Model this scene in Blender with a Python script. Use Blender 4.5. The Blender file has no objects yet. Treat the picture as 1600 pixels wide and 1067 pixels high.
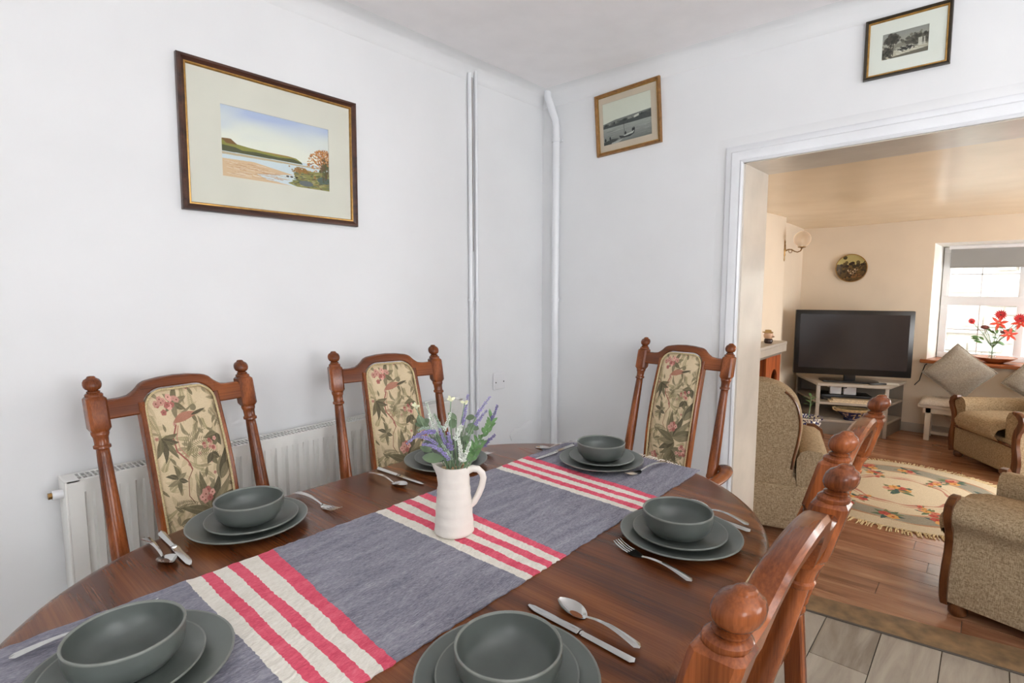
import bpy, bmesh, math, random
import numpy as np
from mathutils import Vector, Matrix

C = bpy.context.scene.collection
SC = bpy.context.scene
R = math.radians
random.seed(7)

# ------------------------------------------------------------------ camera
cam = bpy.data.cameras.new('camera')
cam.sensor_width = 36.0
cam.lens = 857.0 / 1600.0 * 36.0
cam.clip_start = 0.02
camo = bpy.data.objects.new('camera', cam)
C.objects.link(camo)
camo.location = (0, 0, 1.33)
camo.rotation_euler = (R(90 - 5.83), 0, R(41.23 - 90))
SC.camera = camo

# ------------------------------------------------------------------ world (overcast daylight), exposure
world = bpy.data.worlds.new('world')
SC.world = world
world.use_nodes = True
wn = world.node_tree
wn.nodes['Background'].inputs['Color'].default_value = (0.95, 0.97, 1.0, 1)
wn.nodes['Background'].inputs['Strength'].default_value = 9.5

def area_light(name, loc, direction, sx, sy, energy, color=(1, 1, 1), portal=False):
    l = bpy.data.lights.new(name, 'AREA')
    l.shape = 'RECTANGLE'
    l.size, l.size_y = sx, sy
    l.energy = energy
    l.color = color
    if portal:
        l.cycles.is_portal = True
    o = bpy.data.objects.new(name, l)
    C.objects.link(o)
    o.location = loc
    o.rotation_euler = Vector(direction).to_track_quat('-Z', 'Z').to_euler()
    return o


# daylight through the dining-room windows behind the camera, and the two living-room windows
area_light('dining_window_light', (0.9, -2.12, 1.5), (0, 1, -0.05), 1.3, 1.1, 3, (1.0, 0.98, 0.95))
area_light('dining_side_window_light', (-1.82, -1.55, 1.5), (1, 0, -0.05), 0.85, 1.1, 10, (0.98, 0.98, 1.0))
area_light('living_side_window_light', (5.2, -1.82, 0.95), (0, 1, -0.05), 1.5, 1.1, 24, (1.0, 0.95, 0.88))
area_light('living_window_portal', (6.98, -0.18, 1.1), (-1, 0, 0), 1.2, 1.05, 1, portal=True)
SC.view_settings.view_transform = 'Standard'
SC.view_settings.look = 'None'
SC.view_settings.exposure = 0.06
SC.view_settings.gamma = 1.0
SC.view_settings.use_curve_mapping = False
SC.cycles.max_bounces = 10
SC.cycles.diffuse_bounces = 6
SC.cycles.transparent_max_bounces = 12


# ------------------------------------------------------------------ materials
def lin(c):
    return tuple(((x / 255.0) / 12.92 if x / 255.0 <= 0.04045 else ((x / 255.0 + 0.055) / 1.055) ** 2.4) for x in c)


def col4(c):
    return (*lin(c), 1.0)


class NM:
    """small node-tree helper around a Principled material"""
    def __init__(self, name, color=(200, 200, 200), rough=0.5, metal=0.0, spec=0.5):
        self.m = bpy.data.materials.new(name)
        self.m.use_nodes = True
        self.t = self.m.node_tree
        self.p = self.t.nodes['Principled BSDF']
        self.p.inputs['Base Color'].default_value = col4(color)
        self.p.inputs['Roughness'].default_value = rough
        self.p.inputs['Metallic'].default_value = metal
        self.p.inputs['Specular IOR Level'].default_value = spec

    def n(self, kind, **kw):
        nd = self.t.nodes.new(kind)
        for k, v in kw.items():
            if k in nd.inputs:
                nd.inputs[k].default_value = v
            else:
                setattr(nd, k, v)
        return nd

    def l(self, a, b):
        self.t.links.new(a, b)

    def coords(self, scale=(1, 1, 1), kind='Object', rot=(0, 0, 0)):
        tc = self.n('ShaderNodeTexCoord')
        mp = self.n('ShaderNodeMapping')
        mp.inputs['Scale'].default_value = scale
        mp.inputs['Rotation'].default_value = rot
        self.l(tc.outputs[kind], mp.inputs['Vector'])
        return mp.outputs['Vector']

    def noise(self, vec, scale=5.0, detail=4.0, rough=0.5, dist=0.0):
        nd = self.n('ShaderNodeTexNoise')
        nd.inputs['Scale'].default_value = scale
        nd.inputs['Detail'].default_value = detail
        nd.inputs['Roughness'].default_value = rough
        nd.inputs['Distortion'].default_value = dist
        self.l(vec, nd.inputs['Vector'])
        return nd.outputs['Fac']

    def ramp(self, fac, stops):
        nd = self.n('ShaderNodeValToRGB')
        e = nd.color_ramp.elements
        while len(e) < len(stops):
            e.new(0.5)
        for k, (p, c) in enumerate(stops):
            e[k].position = p
            e[k].color = col4(c)
        self.l(fac, nd.inputs['Fac'])
        return nd.outputs['Color']

    def base(self, out):
        self.l(out, self.p.inputs['Base Color'])

    def bump(self, fac, strength=0.2, dist=0.01):
        b = self.n('ShaderNodeBump')
        b.inputs['Strength'].default_value = strength
        b.inputs['Distance'].default_value = dist
        self.l(fac, b.inputs['Height'])
        self.l(b.outputs['Normal'], self.p.inputs['Normal'])


def plain(name, color, rough=0.5, metal=0.0, spec=0.5, var=0.04, nscale=8.0, bump=0.0, bscale=60.0):
    m = NM(name, color, rough, metal, spec)
    v = m.coords()
    f = m.noise(v, nscale, 3)
    lo = tuple(max(0, x * (1 - var)) for x in color)
    hi = tuple(min(255, x * (1 + var)) for x in color)
    m.base(m.ramp(f, [(0.3, lo), (0.7, hi)]))
    if bump:
        m.bump(m.noise(v, bscale, 4), bump, 0.004)
    return m.m


def wood(name, dark, mid, light, axis='z', rough=0.32, ring=16.0, fine=1.0, coat=0.25):
    m = NM(name, mid, rough)
    sc = {'x': (0.12, 1, 1), 'y': (1, 0.12, 1), 'z': (1, 1, 0.12)}[axis]
    v = m.coords(sc)
    big = m.noise(v, ring * 0.35, 2, 0.5, 0.6)
    mul = m.n('ShaderNodeMath', operation='MULTIPLY')
    mul.inputs[1].default_value = ring
    m.l(big, mul.inputs[0])
    fr = m.n('ShaderNodeMath', operation='PINGPONG')
    fr.inputs[1].default_value = 1.0
    m.l(mul.outputs[0], fr.inputs[0])
    v2 = m.coords(tuple(s * 1.0 if s < 1 else 9.0 for s in sc))
    g = m.noise(v2, 34 * fine, 5, 0.62)
    mix = m.n('ShaderNodeMath', operation='MULTIPLY_ADD')
    mix.inputs[1].default_value = 0.42
    m.l(fr.outputs[0], mix.inputs[0])
    gm = m.n('ShaderNodeMath', operation='MULTIPLY')
    gm.inputs[1].default_value = 0.62
    m.l(g, gm.inputs[0])
    m.l(gm.outputs[0], mix.inputs[2])
    m.base(m.ramp(mix.outputs[0], [(0.2, dark), (0.48, mid), (0.82, light)]))
    m.p.inputs['Coat Weight'].default_value = coat
    m.p.inputs['Coat Roughness'].default_value = 0.1
    m.p.inputs['Specular IOR Level'].default_value = 0.3
    m.bump(g, 0.08, 0.002)
    return m.m


def image_mat(name, arr, rough=0.6, bump=0.0, bscale=400.0, spec=0.3):
    """arr: H x W x 3 painted in numpy below (flat print), used through the mesh's own UVs"""
    h, w, _ = arr.shape
    img = bpy.data.images.new(name, w, h)
    px = np.ones((h, w, 4), np.float32)
    px[..., :3] = np.clip(arr[::-1], 0, 1)
    img.pixels.foreach_set(px.ravel())
    img.pack()
    m = NM(name, (200, 200, 200), rough, 0, spec)
    tx = m.n('ShaderNodeTexImage')
    tx.image = img
    uv = m.n('ShaderNodeUVMap')
    m.l(uv.outputs['UV'], tx.inputs['Vector'])
    m.base(tx.outputs['Color'])
    if bump:
        m.bump(m.noise(m.coords(), bscale, 2), bump, 0.001)
    return m.m


def thin_glass(name, tint=(250, 252, 252), gloss=0.06):
    m = bpy.data.materials.new(name)
    m.use_nodes = True
    t = m.node_tree
    t.nodes.clear()
    o = t.nodes.new('ShaderNodeOutputMaterial')
    mx = t.nodes.new('ShaderNodeMixShader')
    tr = t.nodes.new('ShaderNodeBsdfTransparent')
    gl = t.nodes.new('ShaderNodeBsdfGlossy')
    tr.inputs['Color'].default_value = col4(tint)
    gl.inputs['Roughness'].default_value = 0.03
    lw = t.nodes.new('ShaderNodeLayerWeight')
    lw.inputs['Blend'].default_value = 0.5
    pw = t.nodes.new('ShaderNodeMath')
    pw.operation = 'POWER'
    pw.inputs[1].default_value = 4.0
    ma = t.nodes.new('ShaderNodeMath')
    ma.operation = 'MULTIPLY_ADD'
    ma.inputs[1].default_value = 0.7
    ma.inputs[2].default_value = gloss * 0.5
    t.links.new(lw.outputs['Facing'], pw.inputs[0])
    t.links.new(pw.outputs[0], ma.inputs[0])
    t.links.new(ma.outputs[0], mx.inputs[0])
    t.links.new(tr.outputs[0], mx.inputs[1])
    t.links.new(gl.outputs[0], mx.inputs[2])
    t.links.new(mx.outputs[0], o.inputs['Surface'])
    return m


# ------------------------------------------------------------------ mesh helpers
class MB:
    def __init__(self):
        self.v, self.f, self.mi = [], [], []
        self.cur = 0

    def add(self, verts, faces, M=None):
        o = len(self.v)
        for p in verts:
            p = Vector(p)
            self.v.append(tuple(M @ p if M else p))
        for f in faces:
            self.f.append(tuple(i + o for i in f))
            self.mi.append(self.cur)

    def addbm(self, bm, M=None):
        bm.verts.index_update()
        self.add([v.co[:] for v in bm.verts], [[v.index for v in f.verts] for f in bm.faces], M)
        bm.free()

    def box(self, x0, x1, y0, y1, z0, z1, bev=0.0, seg=2, M=None):
        bm = bmesh.new()
        bmesh.ops.create_cube(bm, size=1.0)
        for v in bm.verts:
            v.co = ((x0 + x1) / 2 + v.co.x * (x1 - x0), (y0 + y1) / 2 + v.co.y * (y1 - y0), (z0 + z1) / 2 + v.co.z * (z1 - z0))
        if bev:
            bmesh.ops.bevel(bm, geom=bm.edges[:], offset=bev, segments=seg, affect='EDGES', profile=0.5)
        self.addbm(bm, M)

    def lathe(self, prof, seg=24, M=None, sx=1.0, sy=1.0, cap=True):
        vs, fs, n = [], [], len(prof)
        for r, z in prof:
            for k in range(seg):
                a = 2 * math.pi * k / seg
                vs.append((r * math.cos(a) * sx, r * math.sin(a) * sy, z))
        for i in range(n - 1):
            for k in range(seg):
                k2 = (k + 1) % seg
                fs.append((i * seg + k, i * seg + k2, (i + 1) * seg + k2, (i + 1) * seg + k))
        if cap and prof[0][0] > 1e-6:
            fs.append(tuple(range(seg - 1, -1, -1)))
        if cap and prof[-1][0] > 1e-6:
            fs.append(tuple((n - 1) * seg + k for k in range(seg)))
        self.add(vs, fs, M)

    def tube(self, pts, r, seg=8, M=None, closed=False, flat=1.0):
        pts = [Vector(p) for p in pts]
        n = len(pts)
        rs = r if isinstance(r, (list, tuple)) else [r] * n
        vs, fs = [], []
        prev = None
        for i, p in enumerate(pts):
            if closed:
                d = (pts[(i + 1) % n] - pts[i - 1]).normalized()
            else:
                d = (pts[min(i + 1, n - 1)] - pts[max(i - 1, 0)]).normalized()
            if prev is None:
                a = Vector((0, 0, 1)) if abs(d.z) < 0.9 else Vector((1, 0, 0))
            else:
                a = prev
            s = d.cross(a).normalized() if d.cross(a).length > 1e-6 else d.orthogonal().normalized()
            u = s.cross(d).normalized()
            prev = u
            for k in range(seg):
                t = 2 * math.pi * k / seg
                vs.append(p + s * math.cos(t) * rs[i] + u * math.sin(t) * rs[i] * flat)
        m = n if closed else n - 1
        for i in range(m):
            j = (i + 1) % n
            for k in range(seg):
                k2 = (k + 1) % seg
                fs.append((i * seg + k, i * seg + k2, j * seg + k2, j * seg + k))
        if not closed:
            fs.append(tuple(range(seg - 1, -1, -1)))
            fs.append(tuple((n - 1) * seg + k for k in range(seg)))
        self.add(vs, fs, M)

    def prism(self, poly, h0, h1, M=None, bev=0.0):
        """polygon in local x,y extruded along z"""
        bm = bmesh.new()
        vs = [bm.verts.new((x, y, h0)) for x, y in poly]
        f = bm.faces.new(vs)
        r = bmesh.ops.extrude_face_region(bm, geom=[f])
        for e in r['geom']:
            if isinstance(e, bmesh.types.BMVert):
                e.co.z = h1
        bmesh.ops.recalc_face_normals(bm, faces=bm.faces[:])
        if bev:
            ed = [e for e in bm.edges if abs(e.verts[0].co.z - e.verts[1].co.z) < 1e-6]
            bmesh.ops.bevel(bm, geom=ed, offset=bev, segments=2, affect='EDGES', profile=0.5)
        self.addbm(bm, M)

    def grid(self, fn, nu, nv, M=None, wrap_u=False):
        vs = [fn(i / nu, j / nv) for j in range(nv + 1) for i in range(nu + (0 if wrap_u else 1))]
        w = nu if wrap_u else nu + 1
        fs = []
        for j in range(nv):
            for i in range(nu):
                i2 = (i + 1) % w if wrap_u else i + 1
                fs.append((j * w + i, j * w + i2, (j + 1) * w + i2, (j + 1) * w + i))
        self.add(vs, fs, M)

    def sweep(self, path, prof, frames, M=None):
        """prof: list of (a,b); frames: per path point (A,B) vectors"""
        vs, fs, m = [], [], len(prof)
        for p, (A, B) in zip(path, frames):
            for a, b in prof:
                vs.append(Vector(p) + Vector(A) * a + Vector(B) * b)
        for i in range(len(path) - 1):
            for k in range(m):
                k2 = (k + 1) % m
                fs.append((i * m + k, i * m + k2, (i + 1) * m + k2, (i + 1) * m + k))
        fs.append(tuple(range(m - 1, -1, -1)))
        fs.append(tuple((len(path) - 1) * m + k for k in range(m)))
        self.add(vs, fs, M)

    def build(self, name, mats, parent=None, smooth=40, uv=None, fix=True):
        me = bpy.data.meshes.new(name)
        me.from_pydata(self.v, [], self.f)
        if fix:
            bm = bmesh.new()
            bm.from_mesh(me)
            bmesh.ops.recalc_face_normals(bm, faces=bm.faces[:])
            bm.to_mesh(me)
            bm.free()
        mats = mats if isinstance(mats, (list, tuple)) else [mats]
        for m in mats:
            me.materials.append(m)
        if len(mats) > 1:
            me.polygons.foreach_set('material_index', self.mi)
        if uv:
            ul = me.uv_layers.new(name='UVMap')
            for lp in me.loops:
                ul.data[lp.index].uv = uv(me.vertices[lp.vertex_index].co)
        if smooth:
            me.polygons.foreach_set('use_smooth', [True] * len(me.polygons))
            me.set_sharp_from_angle(angle=R(smooth))
        me.update()
        o = bpy.data.objects.new(name, me)
        C.objects.link(o)
        if parent:
            o.parent = parent
        return o


def thing(name, label, cat, loc=(0, 0, 0), rz=0.0, group=None):
    o = bpy.data.objects.new(name, None)
    o.empty_display_size = 0.05
    C.objects.link(o)
    o.location = loc
    o.rotation_euler = (0, 0, rz)
    return tag(o, label, cat, group)


def tag(o, label, cat, group=None):
    o['label'] = label
    o['category'] = cat
    if group:
        o['group'] = group
    return o


def struct(o):
    o['kind'] = 'structure'
    return o


def dup(root, loc, rz, label, group=None):
    r = root.copy()
    C.objects.link(r)
    r.location = loc
    e = r.rotation_euler.copy()
    r.rotation_euler = (e.x, e.y, rz)
    r['label'] = label
    if group:
        r['group'] = group

    def kids(src, dst):
        for ch in [o for o in src.children]:
            c = ch.copy()
            C.objects.link(c)
            c.parent = dst
            kids(ch, c)
    kids(root, r)
    return r


def RZ(a):
    return Matrix.Rotation(a, 4, 'Z')


def T(x, y, z):
    return Matrix.Translation((x, y, z))


# ------------------------------------------------------------------ little painter for the flat prints (numpy)
class Canvas:
    def __init__(self, w, h, col):
        self.w, self.h = w, h
        self.a = np.ones((h, w, 3), np.float32) * (np.array(col, np.float32) / 255)
        self.rng = np.random.RandomState(3)

    def poly(self, pts, col, alpha=1.0):
        pts = np.array(pts, float)
        x0, y0 = np.floor(pts.min(0)).astype(int) - 1
        x1, y1 = np.ceil(pts.max(0)).astype(int) + 2
        x0, y0 = max(x0, 0), max(y0, 0)
        x1, y1 = min(x1, self.w), min(y1, self.h)
        if x1 <= x0 or y1 <= y0:
            return
        X, Y = np.meshgrid(np.arange(x0, x1) + 0.5, np.arange(y0, y1) + 0.5)
        ins = np.zeros(X.shape, bool)
        n = len(pts)
        for i in range(n):
            ax, ay = pts[i]
            bx, by = pts[(i + 1) % n]
            c = (ay > Y) != (by > Y)
            if ay != by:
                ins ^= c & (X < (bx - ax) * (Y - ay) / (by - ay) + ax)
        k = ins[..., None] * alpha
        reg = self.a[y0:y1, x0:x1]
        reg[:] = reg * (1 - k) + np.array(col, np.float32) / 255 * k

    def leaf(self, x, y, ang, L, W, col, alpha=1.0, bend=0.0, vein=None):
        p, q = [], []
        for i in range(13):
            t = i / 12
            a = ang + bend * (t - 0.5)
            cx, cy = x + math.cos(a) * L * t, y + math.sin(a) * L * t
            w = W * math.sin(math.pi * t ** 0.8) * 0.5
            nx, ny = -math.sin(a), math.cos(a)
            p.append((cx + nx * w, cy + ny * w))
            q.append((cx - nx * w, cy - ny * w))
        self.poly(p + q[::-1], col, alpha)
        if vein:
            self.poly([(x, y), (x + math.cos(ang) * L * .9 + 1, y + math.sin(ang) * L * .9), (x + math.cos(ang) * L * .9, y + math.sin(ang) * L * .9 + 1.5), (x + 1.5, y + 1.5)], vein, 0.7)

    def disc(self, x, y, r, col, alpha=1.0, sy=1.0):
        self.poly([(x + r * math.cos(t), y + r * sy * math.sin(t)) for t in np.linspace(0, 2 * math.pi, 14)[:-1]], col, alpha)

    def line(self, pts, w, col, alpha=1.0):
        for (ax, ay), (bx, by) in zip(pts[:-1], pts[1:]):
            d = math.hypot(bx - ax, by - ay) or 1
            nx, ny = -(by - ay) / d * w / 2, (bx - ax) / d * w / 2
            self.poly([(ax + nx, ay + ny), (bx + nx, by + ny), (bx - nx, by - ny), (ax - nx, ay - ny)], col, alpha)

    def flower(self, x, y, r, col, dark, n=5):
        a0 = self.rng.rand() * 6
        for k in range(n):
            a = a0 + 2 * math.pi * k / n
            self.disc(x + math.cos(a) * r * .55, y + math.sin(a) * r * .55, r * .5, col, 0.95)
        self.disc(x, y, r * .25, dark)

    def frond(self, x, y, ang, L, bend, col, w=5):
        n = 14
        for i in range(1, n):
            t = i / n
            a = ang + bend * t
            cx = x + math.cos(ang + bend * t / 2) * L * t
            cy = y + math.sin(ang + bend * t / 2) * L * t
            l = L * 0.26 * (1 - t * .7)
            self.leaf(cx, cy, a + 0.9, l, w, col, .85)
            self.leaf(cx, cy, a - 0.9, l, w, col, .85)

    def speckle(self, s, blotch=0.0):
        n = self.rng.randn(self.h, self.w, 1).astype(np.float32) * s
        self.a += n
        if blotch:
            b = self.rng.randn(self.h // 24 + 2, self.w // 24 + 2).astype(np.float32)
            b = np.kron(b, np.ones((24, 24), np.float32))[:self.h, :self.w]
            for _ in range(3):
                k = 12
                b = (np.roll(b, k, 0) + np.roll(b, -k, 0) + np.roll(b, k, 1) + np.roll(b, -k, 1) + b) / 5
            self.a += b[..., None] * blotch
        return self


def paint_floral(w=400, h=900):
    c = Canvas(w, h, (206, 187, 154))
    rng = c.rng
    olive, ol2, ol3 = (106, 98, 74), (128, 118, 92), (84, 78, 60)
    pale = (176, 158, 124)
    pink, rose, brown = (190, 140, 126), (164, 100, 92), (124, 86, 68)
    for _ in range(70):
        c.leaf(rng.rand() * w, rng.rand() * h, rng.rand() * 6.3, 70 + 60 * rng.rand(), 14 + 14 * rng.rand(), pale, .55)
    for k in range(34):
        c.frond(rng.rand() * w, rng.rand() * h, rng.rand() * 6.3, 70 + 50 * rng.rand(), rng.rand() * 2 - 1, (150, 139, 104), 5)
    for k in range(80):
        c.leaf(rng.rand() * w, rng.rand() * h, rng.rand() * 6.3, 34 + 40 * rng.rand(), 12 + 8 * rng.rand(), [ol2, (140, 127, 98), olive][k % 3], .8, rng.rand() - .5, pale)
    def spray(x, y, n, a0, spread, L, W, cols):
        for k in range(n):
            a = a0 + spread * ((k + .5) / n - .5)
            c.leaf(x, y, a, L * (.8 + .4 * rng.rand()), W, cols[k % len(cols)], .92, bend=rng.rand() - .5, vein=pale)
    def cluster(x, y, n, r, rr):
        for k in range(n):
            c.flower(x + rng.randn() * r, y + rng.randn() * r * .7, rr, [pink, (212, 160, 146), rose][k % 3], brown)
    for k in range(16):
        c.flower(rng.rand() * w, rng.rand() * h, 9, [(196, 150, 134), (178, 128, 114)][k % 2], (124, 86, 68))
    # blossoms top left with leaves
    spray(150, 70, 6, 0.2, 5.8, 75, 30, [ol2, olive])
    cluster(110, 60, 16, 28, 15)
    # the long-tailed bird
    c.leaf(130, 165, -0.35, 150, 42, (168, 118, 98), 1, .3)
    c.leaf(230, 140, -0.25, 90, 16, ol3, 1)
    c.disc(250, 105, 17, ol2)
    c.line([(140, 175), (112, 235), (118, 300), (165, 355), (180, 400)], 8, (150, 92, 80))
    c.line([(150, 180), (130, 235), (136, 290), (172, 340)], 5, (176, 128, 110))
    # ferns
    for (x, y, a, L, b) in ((150, 300, -.6, 170, .9), (170, 330, -.25, 170, .8), (165, 290, -.95, 150, .8), (330, 120, .8, 110, .6)):
        c.frond(x, y, a, L, b, ol2)
    spray(50, 230, 5, .9, 2.2, 110, 30, [olive, ol3])
    spray(350, 250, 4, 2.2, 2.2, 70, 34, [ol3, olive])
    cluster(300, 290, 9, 22, 11)
    spray(300, 340, 3, 1.4, 2.0, 60, 34, [ol3, olive])
    spray(100, 430, 6, 0, 6.2, 62, 24, [ol3, olive, ol2])
    c.line([(180, 400), (150, 440), (140, 520), (165, 560)], 4, brown)
    spray(250, 610, 7, -1.1, 2.6, 190, 46, [ol2, olive, ol2, ol3])
    spray(270, 640, 4, 2.9, 1.8, 170, 50, [olive, ol3, ol2])
    cluster(235, 540, 7, 24, 17)
    spray(330, 480, 3, -1.2, 1.0, 130, 46, [ol2, ol3])
    c.frond(60, 560, -.4, 120, .9, olive)
    c.frond(70, 640, .2, 110, -.8, ol2)
    spray(240, 700, 5, 1.0, 2.6, 120, 44, [olive, ol2, ol3])
    cluster(330, 700, 9, 24, 14)
    cluster(90, 770, 10, 26, 13)
    for k in range(6):
        c.frond(210, 830, -2.6 + k * .42, 150, .5 - k * .15, [ol2, olive][k % 2])
    spray(80, 880, 5, -1.5, 2.6, 100, 34, [olive, ol2])
    spray(330, 880, 5, -1.7, 2.6, 110, 30, [olive, ol3])
    c.speckle(0.035, 0.02)
    return c.a


def paint_seascape(w=520, h=330):
    c = Canvas(w, h, (232, 232, 226))
    yy = np.linspace(0, 1, h)[:, None, None]
    xx = np.linspace(0, 1, w)[None, :, None]
    top = np.array((184, 194, 222)) / 255
    low = np.array((238, 235, 222)) / 255
    cl = 0.5 + 0.25 * np.sin(xx * 7 + 2 * np.sin(yy * 9 + 1)) + 0.25 * np.sin(yy * 17 + xx * 6 + 2 * np.sin(xx * 5))
    k = np.clip(yy / 0.40 + (cl - .5) * .55, 0, 1) ** 0.7
    c.a[:] = top * (1 - k) + low * k
    c.a -= np.array((.05, .035, .015)) * np.clip((cl - .62) * 3, 0, 1) * np.clip(.5 - yy, 0, 1)
    H = 0.61 * h
    c.poly([(0, H), (w, H), (w, h), (0, h)], (214, 222, 226))
    c.poly([(0, .47 * h), (30, .46 * h), (60, .52 * h), (120, .54 * h), (200, .555 * h), (300, .55 * h), (345, .565 * h), (372, .61 * h), (378, .635 * h), (0, .64 * h)], (148, 142, 74))
    c.poly([(0, .47 * h), (40, .46 * h), (70, .53 * h), (20, .53 * h)], (132, 96, 60))
    c.poly([(0, .56 * h), (60, .57 * h), (90, .60 * h), (150, .585 * h), (260, .60 * h), (330, .58 * h), (372, .615 * h), (378, .638 * h), (0, .645 * h)], (92, 92, 66))
    c.poly([(120, .55 * h), (300, .552 * h), (350, .57 * h), (250, .575 * h)], (170, 138, 80))
    c.poly([(0, .655 * h), (240, .648 * h), (470, .655 * h), (470, .67 * h), (200, .68 * h), (0, .69 * h)], (196, 178, 148))
    c.poly([(0, .75 * h), (140, .735 * h), (230, .78 * h), (330, .83 * h), (150, .9 * h), (200, .96 * h), (330, h), (0, h)], (222, 188, 152))
    for k in range(70):
        x, y = c.rng.rand() * 250, (.77 + .2 * c.rng.rand()) * h
        c.line([(x, y), (x + 20 + 50 * c.rng.rand(), y + 3)], 2.5, [(188, 138, 104), (206, 160, 122), (240, 226, 206)][k % 3], .6)
    c.poly([(330, .80 * h), (380, .74 * h), (w, .70 * h), (w, h), (350, h), (300, .96 * h), (345, .9 * h)], (146, 140, 84))
    for k in range(160):
        x, y = 320 + 200 * c.rng.rand(), (.76 + .23 * c.rng.rand()) * h
        c.leaf(x, y, c.rng.rand() * .6 - .3, 10 + 26 * c.rng.rand(), 5, [(98, 104, 62), (172, 150, 90), (122, 98, 70), (188, 176, 128), (90, 100, 92)][k % 5], .8)
    c.disc(395, .93 * h, 38, (112, 114, 116), 1, .38)
    c.disc(490, .84 * h, 36, (96, 108, 100), 1, .5)
    for x in (320, 345, 300):
        c.disc(x, .86 * h, 8, (80, 70, 60), 1, .5)
    for k in range(120):
        c.disc(375 + c.rng.randn() * 22, .735 * h + c.rng.randn() * 6, 5, [(170, 120, 70), (150, 110, 60)][k % 2], .7, .8)
    for k in range(420):
        a = -math.pi / 2 + c.rng.randn() * .75
        r = 95 * c.rng.rand() ** .6
        x, y = 500 + math.cos(a) * r, .66 * h + math.sin(a) * r
        c.leaf(x, y, a + c.rng.randn() * .5, 14, 5, [(186, 116, 60), (206, 140, 78), (150, 92, 54), (196, 128, 70)][k % 4], .85)
    for k in range(120):
        c.disc(498 + c.rng.randn() * 14, .66 * h + c.rng.randn() * 24, 5, [(110, 84, 58), (90, 92, 60)][k % 2], .8)
    return c.speckle(.012).a


def paint_harbour(w=360, h=320):
    c = Canvas(w, h, (222, 220, 204))
    c.poly([(0, .49 * h), (90, .44 * h), (180, .43 * h), (w, .40 * h), (w, .6 * h), (0, .62 * h)], (128, 128, 122))
    c.poly([(0, .54 * h), (110, .49 * h), (220, .5 * h), (w, .42 * h), (w, .62 * h), (0, .64 * h)], (76, 78, 76))
    for k in range(26):
        x = c.rng.rand() * w
        y = (.52 - .08 * x / w) * h
        c.poly([(x, y), (x + 12, y - 6), (x + 24, y), (x + 24, y + 12), (x, y + 12)], [(150, 148, 140), (58, 60, 58), (98, 98, 92)][k % 3], .8)
    c.poly([(235, .47 * h), (270, .44 * h), (270, .49 * h), (235, .52 * h)], (212, 208, 196))
    yy = np.linspace(0, 1, h)[:, None, None]
    k = np.clip((yy - .58) / .42, 0, 1)
    wat = np.array((168, 168, 160)) / 255 * (1 - k) + np.array((118, 118, 114)) / 255 * k
    m = (yy > .6)
    c.a[:] = np.where(m, wat, c.a)
    for q in range(60):
        x, y = c.rng.rand() * w, (.62 + .37 * c.rng.rand()) * h
        c.line([(x, y), (x + 30 + 40 * c.rng.rand(), y - 2)], 2, [(190, 188, 180), (98, 98, 96)][q % 2], .45)
    c.poly([(118, .84 * h), (150, .87 * h), (215, .84 * h), (240, .78 * h), (232, .87 * h), (200, .92 * h), (130, .92 * h)], (58, 58, 58))
    c.poly([(150, .86 * h), (220, .82 * h), (240, .78 * h), (222, .86 * h), (160, .885 * h)], (196, 194, 186))
    c.line([(160, .86 * h), (158, .55 * h)], 3, (70, 70, 70))
    for x, y in ((168, .80), (222, .76), (232, .75), (50, .84), (14, .86)):
        c.leaf(x * 1.0, (y + .06) * h, -math.pi / 2, 30, 12, (40, 40, 42))
    c.poly([(0, .93 * h), (60, .88 * h), (120, .90 * h), (60, h), (0, h)], (70, 70, 68))
    c.poly([(60, .97 * h), (150, .93 * h), (110, h), (60, h)], (176, 174, 168))
    return c.speckle(.02).a


def paint_engraving(w=400, h=260):
    c = Canvas(w, h, (176, 170, 152))
    yy = np.linspace(0, 1, h)[:, None, None]
    c.a[:] = np.array((150, 148, 142)) / 255 * (1 - yy) + np.array((196, 184, 160)) / 255 * yy
    c.poly([(90, .5 * h), (200, .42 * h), (300, .36 * h), (w, .3 * h), (w, .7 * h), (90, .7 * h)], (138, 132, 118))
    for k in range(240):
        c.disc(325 + c.rng.randn() * 55, .44 * h + c.rng.randn() * 24, 8 + 8 * c.rng.rand(), [(84, 80, 70), (112, 106, 92), (66, 62, 56)][k % 3], .7)
    for k in range(120):
        c.disc(90 + c.rng.randn() * 28, .26 * h + c.rng.randn() * 24, 8 + 8 * c.rng.rand(), [(62, 58, 52), (88, 82, 72)][k % 2], .75)
    c.line([(60, .95 * h), (72, .6 * h), (84, .3 * h)], 8, (56, 50, 44))
    c.line([(96, .9 * h), (98, .5 * h), (92, .25 * h)], 6, (62, 56, 50))
    for k in range(160):
        c.disc(c.rng.rand() * 90, .75 * h + c.rng.randn() * 30, 6 + 7 * c.rng.rand(), [(60, 56, 50), (100, 94, 82), (80, 76, 66)][k % 3], .7)
    for k in range(60):
        x, y = 110 + c.rng.rand() * 230, (.6 + .3 * c.rng.rand()) * h
        c.line([(x, y), (x + 40 * c.rng.rand() + 14, y + 6)], 5, [(226, 220, 204), (206, 200, 182)][k % 2], .8)
    for k in range(50):
        c.disc(210 + c.rng.randn() * 34, .7 * h + c.rng.randn() * 8, 10, (62, 58, 54), .8, .6)
    for k in range(30):
        x = 310 + c.rng.rand() * 60
        c.line([(x, .42 * h), (x + 6 * c.rng.randn(), .72 * h)], 4, (214, 208, 192), .5)
    c.poly([(100, .93 * h), (w, .82 * h), (w, h), (60, h)], (92, 86, 76), .8)
    return c.speckle(.03).a


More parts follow.
